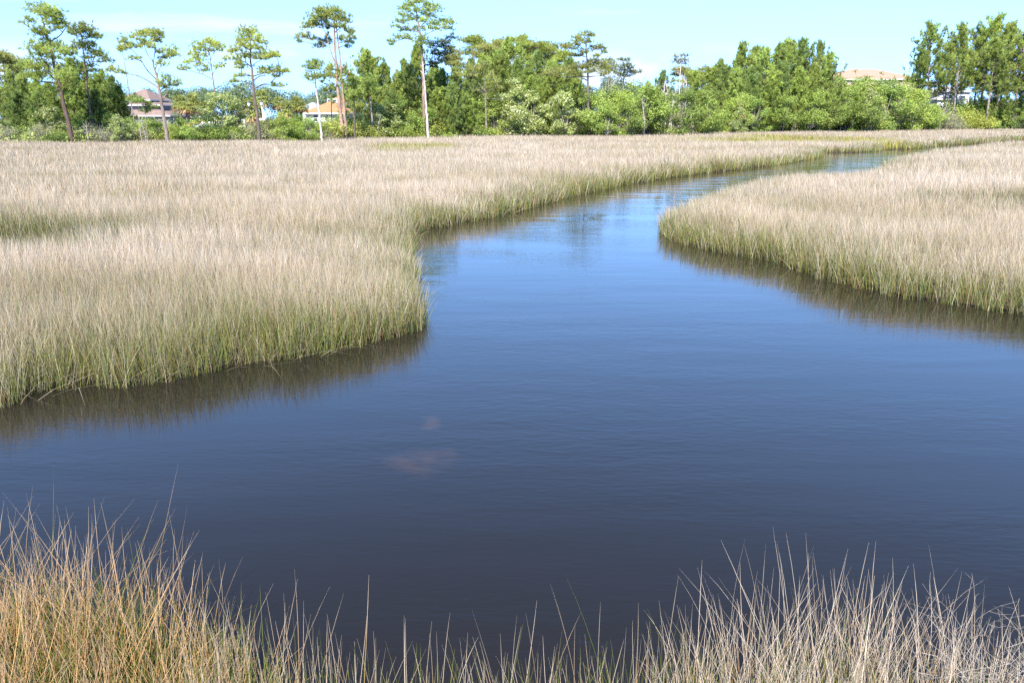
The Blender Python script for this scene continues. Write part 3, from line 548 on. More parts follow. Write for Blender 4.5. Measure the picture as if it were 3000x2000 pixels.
hero('pine_tree', 'small round-topped pine on a pale stem, just right of the two-tiered pine', 3, 150, [[(1187, 900), (1185, 780), (1182, 640)]], [[(1184, 690), (1150, 640), (1130, 610)], [(1183, 680), (1220, 620)]], [(1160, 565, 40, 25), (1205, 560, 45, 28), (1230, 600, 35, 24), (1150, 610, 30, 22), (1190, 620, 40, 22), (1215, 640, 28, 16)], .13, OLIVE, (.28, .24, .2), .9, PG)
hero('pine_tree', 'spreading pine with a forked top against open sky between pale snags', 3, 145, [[(1318, 900), (1320, 760), (1326, 690), (1330, 640)]], [[(1322, 720), (1270, 680), (1245, 660)], [(1326, 690), (1380, 660), (1450, 655)], [(1328, 660), (1320, 600), (1310, 555)]],
  [(1330, 600, 55, 25), (1380, 610, 35, 25), (1300, 630, 40, 25), (1360, 655, 60, 24), (1410, 660, 40, 20), (1455, 655, 32, 15), (1270, 660, 40, 20), (1310, 545, 45, 12), (1345, 545, 28, 10), (1345, 690, 60, 16)], .15, (.20, .235, .04), (.24, .2, .19), .9, PG)
hero('pine_tree', 'pale pine with three thin flat tiers high on a bare whitish stem', 3, 138,
  [[(1826, 980), (1828, 830), (1832, 700), (1840, 590), (1842, 520)]], [[(1833, 680), (1815, 650), (1800, 620)], [(1830, 780), (1860, 755), (1885, 745)], [(1838, 620), (1790, 630), (1765, 600)], [(1842, 560), (1800, 520)], [(1842, 560), (1880, 515)], [(1833, 700), (1812, 660), (1808, 640)]],
  [(1840, 505, 60, 10), (1800, 518, 32, 8), (1885, 510, 26, 8), (1810, 548, 38, 9), (1865, 545, 42, 9), (1795, 570, 32, 9), (1880, 560, 32, 9), (1850, 580, 50, 10)], .16, (.30, .27, .10), (.5, .4, .34), .6, PG)

def proto(fn, name, n, *a): return [fn(i, *a) for i in range(n)]
def pine_proto(i, H=12.0, R=3.0, nb=100, z0=.14, col=PINE, trunk=(.15, .11, .09), clump=0.0):
    cr, tr = Acc(), Acc(); bend = rng.normal(0, .25, 2)
    zz = np.linspace(0, H, 10); ax = np.stack([bend[0] * (zz / H) ** 2 * 1.5, bend[1] * (zz / H) ** 2 * 1.5, zz], 1)
    tube(tr, ax, .17 * (1 - .85 * zz / H), trunk, 7)
    gap = rng.uniform(0, 6.28)
    for b in range(nb):
        t = (b + rng.random()) / nb; z = H * (z0 + (.97 - z0) * t); az = b * 2.4 + rng.normal(0, .4)
        ln = R * ((1 - t) ** .75 * .95 + .08) * rng.uniform(.35, 1.3) * (1 - .3 * math.cos(az - gap)); el = math.radians(rng.normal(12 + 40 * t, 9))
        p0 = np.array([np.interp(z, zz, ax[:, 0]), np.interp(z, zz, ax[:, 1]), z]); dr = np.array([math.cos(az) * math.cos(el), math.sin(az) * math.cos(el), math.sin(el)])
        s = np.linspace(0, 1, 7); pts = p0 + dr * (s * ln)[:, None] + np.array([0, 0, 1]) * (s ** 2 * ln * .22)[:, None]
        tube(tr, pts[::2], np.linspace(.035, .008, 4), trunk, 4)
        nc = 1 + int(ln * 1.1 + rng.random()); uc = np.r_[1.0, rng.uniform(.35, .95, nc)]; m = len(uc) * 6; u = np.repeat(uc, 6)
        cc_ = np.stack([np.interp(uc, s, pts[:, k]) for k in range(3)], 1) + rng.normal(0, .12 + .08 * ln / R, (len(uc), 3)) * (uc < 1)[:, None]
        c = np.repeat(cc_, 6, axis=0) + rng.normal(0, .11, (m, 3)) * np.array([1, 1, 1.7])
        axd = unit(dr * .6 + np.array([0, 0, .9]) + rng.normal(0, .25, (m, 3)))
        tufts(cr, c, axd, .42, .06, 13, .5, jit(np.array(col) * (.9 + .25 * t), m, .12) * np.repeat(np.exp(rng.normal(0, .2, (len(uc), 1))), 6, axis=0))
        tufts(cr, pts[-1:] + np.array([[0, 0, .1]]), np.array([[0, 0, 1.]]), .55, .05, 12, .28, jit(np.array(col) * 1.1, 1, .15))
    top = ax[-1] + np.stack([np.zeros(6), np.zeros(6), np.linspace(-1.1, .3, 6)], 1); tufts(cr, top, np.tile([0, 0, 1.], (6, 1)), .5, .05, 12, .3, jit(col, 6, .15))
    return tr.mesh('trunk', M_BARK), cr.mesh('crown', M_FOL), H + .5
def leaf_tree(i, H=6.0, R=2.6, np_=28, col=(.10, .15, .04), size=.105, nl=230, flower=0.0, trunk=(.3, .26, .22), low=.16):
    cr, tr = Acc(), Acc(); fork = np.array([rng.normal(0, .15), rng.normal(0, .15), H * low])
    tube(tr, resample([(0, 0, -.1), fork * .5 + rng.normal(0, .05, 3), fork], 6), np.linspace(.13, .09, 6) * H / 6, trunk, 6)
    for k in range(np_):
        a = rng.uniform(0, 6.28); h = rng.uniform(low * .8, .92); rr = R * (math.sin(min(1, (h - low * .5) / (1 - low * .5)) * 2.6 + .35) * .75) * rng.uniform(.3, 1.25); h *= rng.uniform(.8, 1.06); c = np.array([math.cos(a) * rr, math.sin(a) * rr * .9, H * h])
        tube(tr, curve(fork, c, rng.uniform(-.2, .3)), np.linspace(.06, .015, 6) * H / 6, trunk, 4)
        pr = np.array([1, 1, .7]) * R * rng.uniform(.13, .44); n = int(nl * (pr[0] / R / .3) ** 2); p, d = in_ball(n, shell=.35); p = p + .15 * np.sin(p[:, [2, 0, 1]] * 5 + rng.uniform(0, 6, 3))
        cc = jit(np.array(col) * rng.uniform(.85, 1.15), n, .25); f = rng.random(n) < flower * (.4 + .6 * (p[:, 2] > 0)); cc[f] = jit((.52, .53, .32), f.sum(), .12)
        leaves(cr, c + p * pr, d * .6 + np.array([0, 0, .7]) + rng.normal(0, .55, (n, 3)), size, cc)
    return tr.mesh('trunk', M_BARK), cr.mesh('crown', M_FOL), H
def shrub_proto(i, col, H=2.4, R=1.9, np_=17, nl=200, size=.085, twigc=(.26, .23, .2), bare=0.0):
    cr, tr = Acc(), Acc()
    for k in range(np_):
        a = rng.uniform(0, 6.28); rr = R * math.sqrt(rng.random()) * .85; h = H * (.82 - .5 * (rr / R) ** 2) * rng.uniform(.55, 1.05); c = np.array([math.cos(a) * rr, math.sin(a) * rr, h])
        tube(tr, curve((c[0] * .25, c[1] * .25, -.05), c, .15), np.linspace(.035, .01, 6), twigc, 4)
        if bare:
            for _ in range(9):
                e = c + rng.normal(0, .45, 3) * np.array([1, 1, .8]) + np.array([0, 0, .25]); tube(tr, curve(c * .8, e, rng.normal(0, .08), 5), np.linspace(.014, .005, 5), np.array(twigc) * rng.uniform(.8, 1.3), 3)
        pr = np.array([1, 1, .75]) * R * rng.uniform(.28, .5); n = int(nl * (1 - bare)); p, d = in_ball(n, shell=.3); p = p + .15 * np.sin(p[:, [2, 0, 1]] * 5 + rng.uniform(0, 6, 3))
        q = c + p * pr; q[:, 2] = np.maximum(q[:, 2], .05)
        leaves(cr, q, d * .6 + np.array([0, 0, .7]) + rng.normal(0, .55, (n, 3)), size, jit(np.array(col) * rng.uniform(.85, 1.15), n, .25))
    return tr.mesh('stems', M_BARK), cr.mesh('foliage', M_FOL), H
def palm_proto(i, H=4.0):
    cr, tr, dd = Acc(), Acc(), Acc(); tube(tr, resample([(0, 0, -.1), (.05, .03, H * .5), (0, 0, H)], 8), [.2, .17, .16, .16, .16, .17, .19, .2], jit((.2, .165, .13), 8, .1), 8)
    for k in range(46):
        az = k * 2.4; el = math.radians(80 - 125 * (k / 46) ** .9 + rng.normal(0, 6)); dr = np.array([math.cos(az) * math.cos(el), math.sin(az) * math.cos(el), math.sin(el)]); L = rng.uniform(.4, .7)
        old = k > 36; acc = dd if old else cr; col = (.42, .28, .11) if old else (.27, .31, .05); b = np.array([0, 0, H]); tip = b + dr * L; sd = unit(np.cross(dr, [0, 0, 1.0])); tube(acc, [b, b + dr * L * .5, tip], [.03, .02, .015], np.array(col) * .9, 3)
        for f in np.linspace(-1.25, 1.25, 13):
            e = unit(dr * math.cos(f) + sd * math.sin(f)) * rng.uniform(.45, .65); e[2] -= .12 + .1 * rng.random(); e = e + rng.normal(0, .09, 3); up_ = unit(np.cross(e, sd) + 1e-6); wv = unit(np.cross(e, up_)) * .045
            mid = tip + e * .55; end = tip + e + np.array([0, 0, -.12]); acc.add([tip, mid - wv, end, mid + wv], np.array(col) * rng.uniform(.75, 1.25), [(0, 1, 2, 3)])
    return tr.mesh('trunk', M_BARK), cr.mesh('crown', M_FOL), H + .9, dd.mesh('dead_fronds', M_FOL)
def snag_proto(i, H=6.0):
    tr = Acc(); col = np.array((.45, .40, .36)); pts = resample([(0, 0, -.1), (rng.normal(0, .1), 0, H * .5), (rng.normal(0, .25), rng.normal(0, .25), H)], 9); tube(tr, pts, np.linspace(.09, .02, 9), col, 5)
    br = Acc()
    for k in range(12):
        j = rng.integers(2, 8); a = rng.uniform(0, 6.28); d = np.array([math.cos(a) * .5, math.sin(a) * .5, rng.uniform(.5, 1.0)]) * rng.uniform(.5, 1.3) * H / 6; tube(br, curve(pts[j], pts[j] + d, -.08), np.linspace(.035, .008, 6), col * rng.uniform(.8, 1.15), 4)
        for _ in range(3): e = pts[j] + d * rng.uniform(.4, .9); tube(br, [e, e + d * .25 + rng.normal(0, .15, 3), e + d * .5 + rng.normal(0, .2, 3)], [.014, .01, .005], col, 3)
    return tr.mesh('trunk', M_BARK), br.mesh('branches', M_BARK), H
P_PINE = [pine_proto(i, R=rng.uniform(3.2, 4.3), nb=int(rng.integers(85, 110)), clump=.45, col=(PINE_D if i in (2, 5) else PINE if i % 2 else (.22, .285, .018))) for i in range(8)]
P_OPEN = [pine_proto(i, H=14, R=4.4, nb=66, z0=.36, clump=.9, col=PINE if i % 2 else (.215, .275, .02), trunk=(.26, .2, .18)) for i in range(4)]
def flat_proto(i, H=13.0):
    cr, tr = Acc(), Acc(); zz = np.linspace(0, H * .86, 9); x0 = rng.normal(0, .4); ax = np.stack([x0 * (zz / H) ** 2, zz * 0, zz], 1); tube(tr, ax, np.linspace(.17, .07, 9), (.2, .16, .14), 6)
    for k in range(15):
        a = rng.uniform(0, 6.28); t = rng.random(); rr = (2.6 * math.sqrt(1 - t * .8)) * math.sqrt(rng.random()); c = np.array([ax[-1, 0] + math.cos(a) * rr, math.sin(a) * rr, H * .76 + t * H * .2]); tube(tr, curve(ax[-1 - int((1 - t) * 3)], c, -.2), np.linspace(.05, .018, 6), (.2, .16, .14), 4)
        puff(cr, c, rng.uniform(.8, 1.4), 1.0, rng.uniform(.3, .5), np.array(PINE_Y if i % 2 else OLIVE) * rng.uniform(.85, 1.1), 1.2)
    return tr.mesh('trunk', M_BARK), cr.mesh('crown', M_FOL), H
P_FLAT = [flat_proto(i) for i in range(4)]
P_LEAF = [leaf_tree(i, col=[(.23, .32, .024), (.26, .34, .024), (.19, .28, .026)][i % 3]) for i in range(4)]
P_PALE = [leaf_tree(i, col=(.27, .335, .055), flower=.22, size=.11, np_=36, R=2.2) for i in range(3)]
P_WISP = [leaf_tree(i, H=7, R=1.7, np_=26, nl=110, col=(.19, .27, .05), low=.4) for i in range(2)]
P_SHR = {'green': [shrub_proto(i, (.225, .315, .02)) for i in range(4)], 'yellow-green': [shrub_proto(i, (.30, .33, .022)) for i in range(3)],
         'dark green': [shrub_proto(i, (.15, .235, .026)) for i in range(3)], 'grey twiggy': [shrub_proto(i, (.26, .27, .11), bare=.62, twigc=(.33, .29, .26)) for i in range(4)]}
P_PALM = [palm_proto(i, h) for i, h in enumerate((3.5, 4.5, 2.2))]
P_SNAG = [snag_proto(i) for i in range(4)]

# where each tree stands: photo x, photo y of its top, metres ahead; it is then labelled by counting from the nearest landmark
LAND = [(-80, 'the wood\'s left end'), (205, 'the forked leaning pine'), (490, 'the sweeping-limbed pine'), (755, 'the layered pine'), (1005, 'the twin-trunk pine'), (1240, 'the tallest pine'),
        (1423, 'the crooked olive pine'), (1725, 'the two-tiered pine'), (1992, 'the thin-tiered pale pine'), (2160, 'the dark pine clump'), (2575, 'the salmon-roofed house'), (2805, 'the white house'), (3080, 'the wood\'s right end')]
ORD = 'first second third fourth fifth sixth seventh eighth ninth tenth eleventh twelfth thirteenth fourteenth fifteenth sixteenth'.split()
PLANTS = []
def plant(kind, px, top, d, wide=1.0, what=None): PLANTS.append((kind, px, top, d, wide, what))
for px, top, d in [(1075, 143, 119), (1097, 168, 123), (1128, 180, 121), (1160, 205, 117), (1195, 185, 120), (1218, 130, 128), (1180, 172, 126), (1262, 190, 124), (1300, 195, 121), (1335, 190, 126), (1375, 170, 129),
        (1412, 158, 132), (1450, 150, 134), (1495, 108, 138), (1472, 160, 128), (1525, 168, 130), (1553, 172, 127), (1588, 148, 135), (1612, 170, 130), (1640, 182, 128), (1664, 166, 134), (1695, 195, 129), (1558, 215, 121), (1325, 232, 114), (1283, 250, 115), (1362, 260, 117),
        (1900, 232, 130), (1935, 200, 137), (2040, 200, 141), (2085, 195, 146), (2065, 240, 133), (1150, 260, 112), (1600, 230, 122), (1650, 240, 121)]:
    plant('pine', px, top, d)
for px, top, d in [(2108, 168, 156), (2128, 186, 151), (2180, 118, 158), (2214, 128, 160), (2248, 134, 154), (2290, 120, 163), (2322, 104, 163), (2354, 108, 164), (2420, 150, 158), (2155, 190, 149), (2205, 190, 149), (2300, 175, 152), (2345, 190, 152), (2385, 180, 156), (2270, 205, 148), (2435, 185, 160)]:
    plant('pine', px, top, d, .95)
plant('open', 2398, 112, 162, .75)
for px, top, d in [(20, 205, 103), (62, 215, 107), (100, 222, 100), (142, 235, 98), (182, 205, 103), (214, 172, 107), (240, 182, 110), (272, 210, 105), (300, 205, 110), (325, 222, 108), (-30, 190, 104), (118, 260, 95), (40, 260, 96), (345, 245, 101), (265, 255, 98)]:
    plant('pine', px, top, d, .95)
for px, top, d, wd in [(2745, 56, 182, 1.0), (2705, 150, 186, .8), (2828, 62, 184, .9), (2908, 35, 190, 1.2), (2965, 60, 188, 1.1), (2925, 95, 181, 1.1), (2885, 80, 194, 1), (3005, 90, 185, 1.1), (3050, 80, 190, 1.2), (2790, 120, 192, .8)]:
    plant('open', px, top, d, wd)
for px, top, d in [(2940, 190, 184), (3020, 170, 186)]: plant('pine', px, top, d, 1.0)
for px, top, d, wd in [(3, 150, 108, 1), (58, 178, 112, 1.1), (1465, 120, 160, 1), (1522, 112, 160, .7), (1427, 138, 158, 1), (1384, 112, 162, .9), (1545, 130, 162, .9), (1588, 128, 163, 1.0), (1610, 140, 164, .9), (1455, 122, 166, .5), (2000, 195, 160, 1), (2060, 193, 162, .9), (2092, 196, 164, 1), (1655, 158, 160, .8), (1330, 145, 160, .8), (2030, 205, 158, .9)]:
    plant('flat', px, top, d, wd)
plant('pale', 632, 252, 98, 1.1, 'white-blooming tree'); plant('pale', 690, 292, 100, 1.0)
plant('pale', 148, 296, 94, 1.0); plant('pale', 1510, 228, 117, 1.0); plant('pale', 1560, 240, 119, .9); plant('pale', 1090, 280, 110, 1.1); plant('pale', 1660, 250, 118, 1.0)
plant('pale', 2553, 238, 160, .8); plant('leaf', 320, 322, 96, 1.0); plant('leaf', 352, 330, 97); plant('leaf', 384, 338, 95); plant('leaf', 428, 336, 97); plant('leaf', 902, 326, 97); plant('leaf', 872, 332, 98); plant('leaf', 408, 346, 95); plant('leaf', 452, 342, 96); plant('pale', 285, 306, 99, .9); plant('leaf', 250, 318, 97); plant('pale', 2170, 310, 141, .9); plant('pale', 1130, 290, 111, 1.0); plant('pale', 345, 315, 92, .8)
for px, top, d in [(1895, 222, 124), (1850, 232, 126), (1815, 245, 121), (1925, 240, 125), (2000, 250, 126), (2080, 262, 130), (1760, 262, 118), (1450, 262, 117), (1720, 265, 122), (1165, 270, 113), (1245, 290, 114), (1780, 290, 117), (1845, 290, 119), (1390, 275, 119),
        (2475, 232, 161), (2510, 236, 163), (2600, 232, 164), (2640, 232, 166), (2680, 236, 168), (2565, 228, 165), (2492, 224, 164), (2710, 262, 170), (2560, 262, 158), (2440, 255, 157), (2380, 255, 152), (2300, 262, 148), (2220, 270, 146), (520, 322, 94), (555, 330, 93), (830, 322, 96), (860, 326, 98), (2735, 290, 174), (2850, 326, 183), (2890, 322, 184), (2935, 312, 184), (2975, 304, 185), (3015, 304, 185), (2740, 322, 186), (2820, 334, 186), (2700, 318, 176), (2100, 318, 141), (2250, 312, 148), (2400, 308, 155), (2500, 305, 160), (2620, 308, 168), (2160, 265, 144), (930, 350, 97)]:
    plant('leaf', px, top, d)
for px, top, d in [(2463, 188, 164), (2525, 180, 166), (2545, 186, 168), (2596, 186, 167), (2615, 195, 168), (1500, 235, 117)]: plant('wisp', px, top, d)
for px, top, d in [(525, 284, 118), (562, 278, 120), (600, 300, 118), (728, 282, 114), (762, 262, 116), (742, 300, 112), (815, 284, 118), (838, 292, 116), (865, 284, 120), (880, 296, 118), (2172, 286, 142), (545, 300, 114)]: plant('palm', px, top, d)
for px, top, d in [(1880, 195, 140), (1945, 222, 133), (1955, 232, 134), (1968, 228, 136), (1772, 240, 136), (1790, 235, 138), (1975, 240, 131), (2015, 215, 139), (2005, 235, 136), (1890, 285, 119), (1770, 262, 128), (2700, 330, 168), (2030, 330, 131), (1960, 330, 124), (1560, 322, 119), (1640, 340, 120), (1675, 330, 121), (1800, 322, 123), (1872, 318, 127), (1925, 335, 127), (2090, 325, 142), (2240, 335, 150), (2330, 325, 152), (2480, 330, 160), (2560, 320, 162), (2640, 335, 166), (2760, 325, 172), (1105, 330, 107), (1490, 330, 116), (420, 350, 92), (250, 345, 92)]: plant('snag', px, top, d, 1)
EDGE_SHRUBS = []
px = -40.0
while px < 3060:
    d0 = float(np.interp(px, EDGE_PX, EDGE_Y)); r = random.random()
    kind = 'grey twiggy' if r < (.5 if px < 500 else .3 if 780 < px < 960 or 1850 < px < 2080 or 2480 < px < 2800 else .24) else ('yellow-green' if r < .62 else 'green' if r < .9 else 'dark green')
    plant(kind, px + random.uniform(-8, 8), None, d0 + random.uniform(.5, 5), random.uniform(.8, 1.35)); px += random.uniform(17, 30)
px = -40.0
while px < 3060:
    d0 = float(np.interp(px, EDGE_PX, EDGE_Y)); r = random.random()
    kind = 'green' if r < .45 else 'yellow-green' if r < .65 else 'dark green' if r < .9 else 'grey twiggy'
    hs = random.uniform(1.2, 1.9)
    if 300 < px < 980: hs *= .72
    plant(kind, px, None, d0 + random.uniform(7, 15), hs, 'back'); px += random.uniform(32, 50)
NAMES = {'pine': ('pine_tree', 'dense young pine', 'tree'), 'open': ('pine_tree', 'tall open pine', 'tree'), 'flat': ('pine_tree', 'distant flat-topped pine', 'tree'), 'pale': ('broadleaf_tree', 'pale blooming tree', 'tree'),
         'leaf': ('broadleaf_tree', 'leafy green tree', 'tree'), 'wisp': ('broadleaf_tree', 'wispy feathery tree', 'tree'), 'palm': ('palm_tree', 'fan palm', 'palm'), 'snag': ('dead_tree', 'bare grey dead tree', 'dead tree')}
GROUPS = {'pine': 'dense young pines of the shore wood', 'open': 'tall open pines at the far shore', 'flat': 'flat-topped pines beyond the wood', 'pale': 'pale blooming trees', 'leaf': 'leafy trees among the pines', 'wisp': 'wispy trees by the salmon-roofed house',
          'palm': 'fan palms near the houses', 'snag': 'bare dead trees'}
PROTO = {'pine': P_PINE, 'open': P_OPEN, 'flat': P_FLAT, 'pale': P_PALE, 'leaf': P_LEAF, 'wisp': P_WISP, 'palm': P_PALM, 'snag': P_SNAG, **P_SHR}
PLANTS.sort(key=lambda p: p[1]); counts = {}; use = {}
for kind, px, top, d, wide, what in PLANTS:
    k = max([i for i, l in enumerate(LAND) if l[0] <= px] or [0]); k = min(k, len(LAND) - 2)
    key = (kind, what == 'back', k); counts[key] = counts.get(key, 0) + 1; o_ = ORD[min(counts[key], len(ORD)) - 1]
    vs = PROTO[kind]; use[kind] = use.get(kind, -1) + 1; pr = vs[use[kind] % len(vs)]
    shrub = kind in P_SHR
    if shrub:
        nm, wd, cat = 'shrub', f"{kind} {'taller back' if what == 'back' else 'marsh-edge'} shrub", 'shrub'; grp = f"{kind} shrubs along the wood"
    else: nm, wd, cat = NAMES[kind]; grp = GROUPS[kind]
    lab = 'large white-blooming leafy tree between the sweeping-limbed and layered pines' if what == 'white-blooming tree' else f"{wd}, {o_} from {LAND[k][1]} towards {LAND[k + 1][1]}"
    if top is None: wide *= max(.9, d / 112); h = 2.4 * wide * random.uniform(.75, 1.1); p = at(px, 340, d); sc = (wide, wide, h / 2.4)
    else:
        p = at(px, top, d); h = p[2] - .3; s_ = h / pr[2]; wv = min(max(s_, .62), 1.55) * wide
        if kind in ('leaf', 'pale'): wv = s_ * wide * 1.05
        if kind == 'palm': wv = 1.2
        sc = (wv, wv, s_)
    up_ = max(0, d - float(edge_y(np.array([p[0] / d]))[0])); z = .06 + .9 * float(sstep(0, 40, np.array([up_]))[0])
    root = empty(nm, (p[0], d, z - .02), lab, cat, grp, random.uniform(0, 6.28), sc)
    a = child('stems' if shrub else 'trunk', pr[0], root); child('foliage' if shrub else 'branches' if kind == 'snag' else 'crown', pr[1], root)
    if len(pr) > 3: child('dead_fronds', pr[3], root)

# the mass of low growth under the trees, and the far wood behind everything
a = Acc(); n = 34000; u = rng.uniform(-.66, .66, n); yy = edge_y(u) + rng.uniform(-.5, 34, n) ; xx = u * yy; top_ = .6 + 2.4 * fbm(xx * .35, yy * .35, 0) + .02 * (yy - edge_y(u)); zz = rng.random(n) ** .7 * top_ + .05
leaves(a, np.stack([xx, yy, zz + .6 * sstep(0, 40, yy - edge_y(u))], 1), rng.normal(0, .6, (n, 3)) + np.array([0, -.3, .7]), .17, jit((.21, .275, .024), n, .3) * (.8 + .5 * fbm(xx * .2, yy * .2, 3))[:, None])
tag(a.obj('undergrowth', M_FOL), 'low green scrub filling the shade beneath the shoreline trees', kind='stuff')
a = Acc(); tr = Acc()
for k in range(900):
    u = rng.uniform(-.75, .75); Y0 = rng.uniform(225, 330); pxx = u * 1.028 * F + 1500; hmax = np.interp(pxx, [0, 350, 700, 900, 1100, 2400, 2700, 3000], [11, 10.5, 11, 10, 13, 12, 8, 8]) * Y0 / 250
    hmax *= .72 + .4 * vnoise(np.array([u * 26]), np.array([3.3]))[0]; h = hmax * rng.uniform(.55, 1) if k < 560 else hmax * rng.uniform(.08, .5); x0 = u * Y0; R = rng.uniform(2.2, 4.2)
    m = 420 if k < 560 else 200; p, d = in_ball(m, shell=.4); q = np.array([x0, Y0, h]) + p * np.array([R, R, R * .75]); ok = q[:, 2] > .3
    leaves(a, q[ok], d[ok] + rng.normal(0, .5, (ok.sum(), 3)) + np.array([0, 0, .5]), .34, jit(np.array((.14, .195, .075)) * rng.uniform(.8, 1.2), int(ok.sum()), .22))  # distance haze put into the leaf colour, duller and bluer than near trees
tag(a.obj('distant_woods', M_FOL), 'far belt of woods with bluish haze tinted in, on the skyline behind the houses', kind='stuff')

# ------------------------------------------------------------------ houses
def hip(acc, x0, x1, y0, y1, z0, z1, col, over=.5):
    x0 -= over; x1 += over; y0 -= over; y1 += over; hd = (y1 - y0) / 2; r0, r1 = x0 + min(hd, (x1 - x0) * .45), x1 - min(hd, (x1 - x0) * .45); ym = (y0 + y1) / 2
    v = [(x0, y0, z0), (x1, y0, z0), (x1, y1, z0), (x0, y1, z0), (r0, ym, z1), (r1, ym, z1)]
    acc.add(v, col, [(0, 1, 5, 4), (2, 3, 4, 5), (3, 2, 1, 0)], [(1, 2, 5), (3, 0, 4)])
def fascia(acc, x0, x1, y0, y1, z, col, over=.5, h=.2, t=.06):
    x0 -= over; x1 += over; y0 -= over; y1 += over
    box(acc, (x0 - t, y0 - t, z - h), (x1 + t, y0, z - .004), col); box(acc, (x0 - t, y1, z - h), (x1 + t, y1 + t, z - .004), col)
    box(acc, (x0 - t, y0 + .002, z - h), (x0, y1 - .002, z - .004), col); box(acc, (x1, y0 + .002, z - h), (x1 + t, y1 - .002, z - .004), col)
def window(root, o, xc, y, zc, w, h, fr=(.75, .75, .74)):
    f = Acc(); t = .09
    box(f, (xc - w / 2 - t, y - .08, zc - h / 2 - t), (xc - w / 2, y + .02, zc + h / 2 + t), fr); box(f, (xc + w / 2, y - .08, zc - h / 2 - t), (xc + w / 2 + t, y + .02, zc + h / 2 + t), fr)
    box(f, (xc - w / 2, y - .08, zc + h / 2), (xc + w / 2, y + .02, zc + h / 2 + t), fr); box(f, (xc - w / 2, y - .1, zc - h / 2 - t), (xc + w / 2, y + .02, zc - h / 2), fr); box(f, (xc - w / 2, y - .06, zc - .03), (xc + w / 2, y - .02, zc + .03), fr)
    wo = f.obj('window', M_PAINT, root, o, True); g = Acc(); box(g, (xc - w / 2 + .002, y - .03, zc - h / 2 + .002), (xc + w / 2 - .002, y - .012, zc + h / 2 - .002), (.05, .06, .075)); g.obj('pane', M_GLASS, wo, o, True)
def house(label, blocks, wins, wallc, roofc, trimc=(.75, .75, .73)):
    """blocks: (photo x0, x1, y of eave, y of ridge, metres ahead, depth, foot of the wall above the ground)"""
    b0 = blocks[0]; c = at((b0[0] + b0[1]) / 2, 340, b0[4]); o = (c[0], c[1], .5); root = empty('house', o, label, 'house')
    for (xa, xb, ye, yr, Y, dep, foot) in blocks:
        x0, x1 = at(xa, ye, Y)[0], at(xb, ye, Y)[0]; ze, zr = at(xa, ye, Y)[2], at(xa, yr, Y + dep / 2)[2]
        a = Acc(); box(a, (x0, Y, foot), (x1, Y + dep, ze - .03), wallc); a.obj('wall', M_PAINT, root, o, True)
        a = Acc(); hip(a, x0, x1, Y, Y + dep, ze, zr, roofc); r = a.obj('roof', M_ROOF, root, o, True)
        a = Acc(); fascia(a, x0, x1, Y, Y + dep, ze, trimc); a.obj('fascia', M_PAINT, r, o, True)
    for (px, py, w_, h_, Y) in wins: q = at(px, py, Y); window(root, o, q[0], Y, q[2], w_, h_)
house('brown-roofed house with grey upper walls and white eaves, behind the sweeping-limbed pine', [(165, 492, 338, 296, 142, 12, .3), (352, 434, 292, 262, 145, 9, 3.0), (300, 462, 307, 288, 144, 10, 2.5)],
      [(405, 300, 1.2, .9, 145), (375, 300, 1.2, .9, 145), (300, 350, 1.2, 1.3, 142)], (.17, .17, .19), (.225, .155, .13), (.5, .5, .5))
house('white house with an orange tiled roof, behind the white-barked pine', [(896, 1010, 331, 298, 136, 10, .3), (962, 990, 305, 284, 143, 7, 3.5)],
      [(957, 344, .6, 1.1, 136), (967, 299.5, .7, .8, 143), (980, 299.5, .7, .8, 143), (925, 346, .6, 1.1, 136)], (.62, .62, .6), (.40, .19, .085))
house('low house with a plain grey roof peeping out left of the orange roof', [(880, 925, 318, 300, 160, 9, .3)], [(900, 330, .9, 1.1, 160)], (.5, .5, .5), (.30, .31, .33))
house('small maroon-roofed house glimpsed through the white-blooming tree', [(688, 716, 336, 318, 150, 8, .3)], [(700, 345, .9, 1.1, 150)], (.45, .4, .36), (.22, .13, .12))
house('tall cream house under a wide salmon roof, rising above leafy trees', [(2425, 2700, 232, 203, 205, 16, .5), (2650, 2720, 268, 250, 207, 12, .5)],
      [(2440, 280, 1.3, 1.6, 205), (2470, 280, 1.3, 1.6, 205), (2560, 262, 1.3, 1.6, 205), (2620, 262, 1.3, 1.6, 205)], (.42, .35, .27), (.40, .225, .16))
house('white house with shaded upstairs windows between the open pines', [(2768, 2842, 268, 252, 208, 12, .5), (2748, 2790, 290, 280, 206, 2.2, .5)],
      [(2785, 288, .9, 1.5, 208), (2797, 288, .9, 1.5, 208), (2820, 290, 1.2, 1.4, 208), (2780, 305, .9, 1.5, 206)], (.72, .72, .75), (.34, .31, .31))

# ------------------------------------------------------------------ lamps, A-frame, cars, sign
def lamp(label, px, py, Y):
    p = at(px, py, Y); o = (p[0], Y, .55); r = empty('street_lamp', o, label, 'street lamp', 'lamp posts by the palms'); h = p[2]
    a = Acc(); tube(a, [(p[0], Y, .4), (p[0], Y, .9), (p[0], Y, .95), (p[0], Y, h - .25)], [.11, .1, .055, .045], (.06, .065, .07), 8); a.obj('pole', M_PAINT, r, o)
    a = Acc(); tube(a, [(p[0], Y, h - .25), (p[0], Y, h - .2), (p[0], Y, h + .22), (p[0], Y, h + .24)], [.06, .14, .2, .02], (.62, .66, .72), 8); a.obj('lantern', M_GLASS, r, o)
    a = Acc(); tube(a, [(p[0], Y, h + .24), (p[0], Y, h + .28), (p[0], Y, h + .42), (p[0], Y, h + .5)], [.25, .25, .08, .01], (.05, .06, .07), 8); a.obj('cap', M_PAINT, r, o)
lamp('dark lamp post with a pale lantern left of the layered pine trunk', 729, 307, 108)
lamp('lamp post with a dark lantern above the leaning white frame', 766, 305, 112)
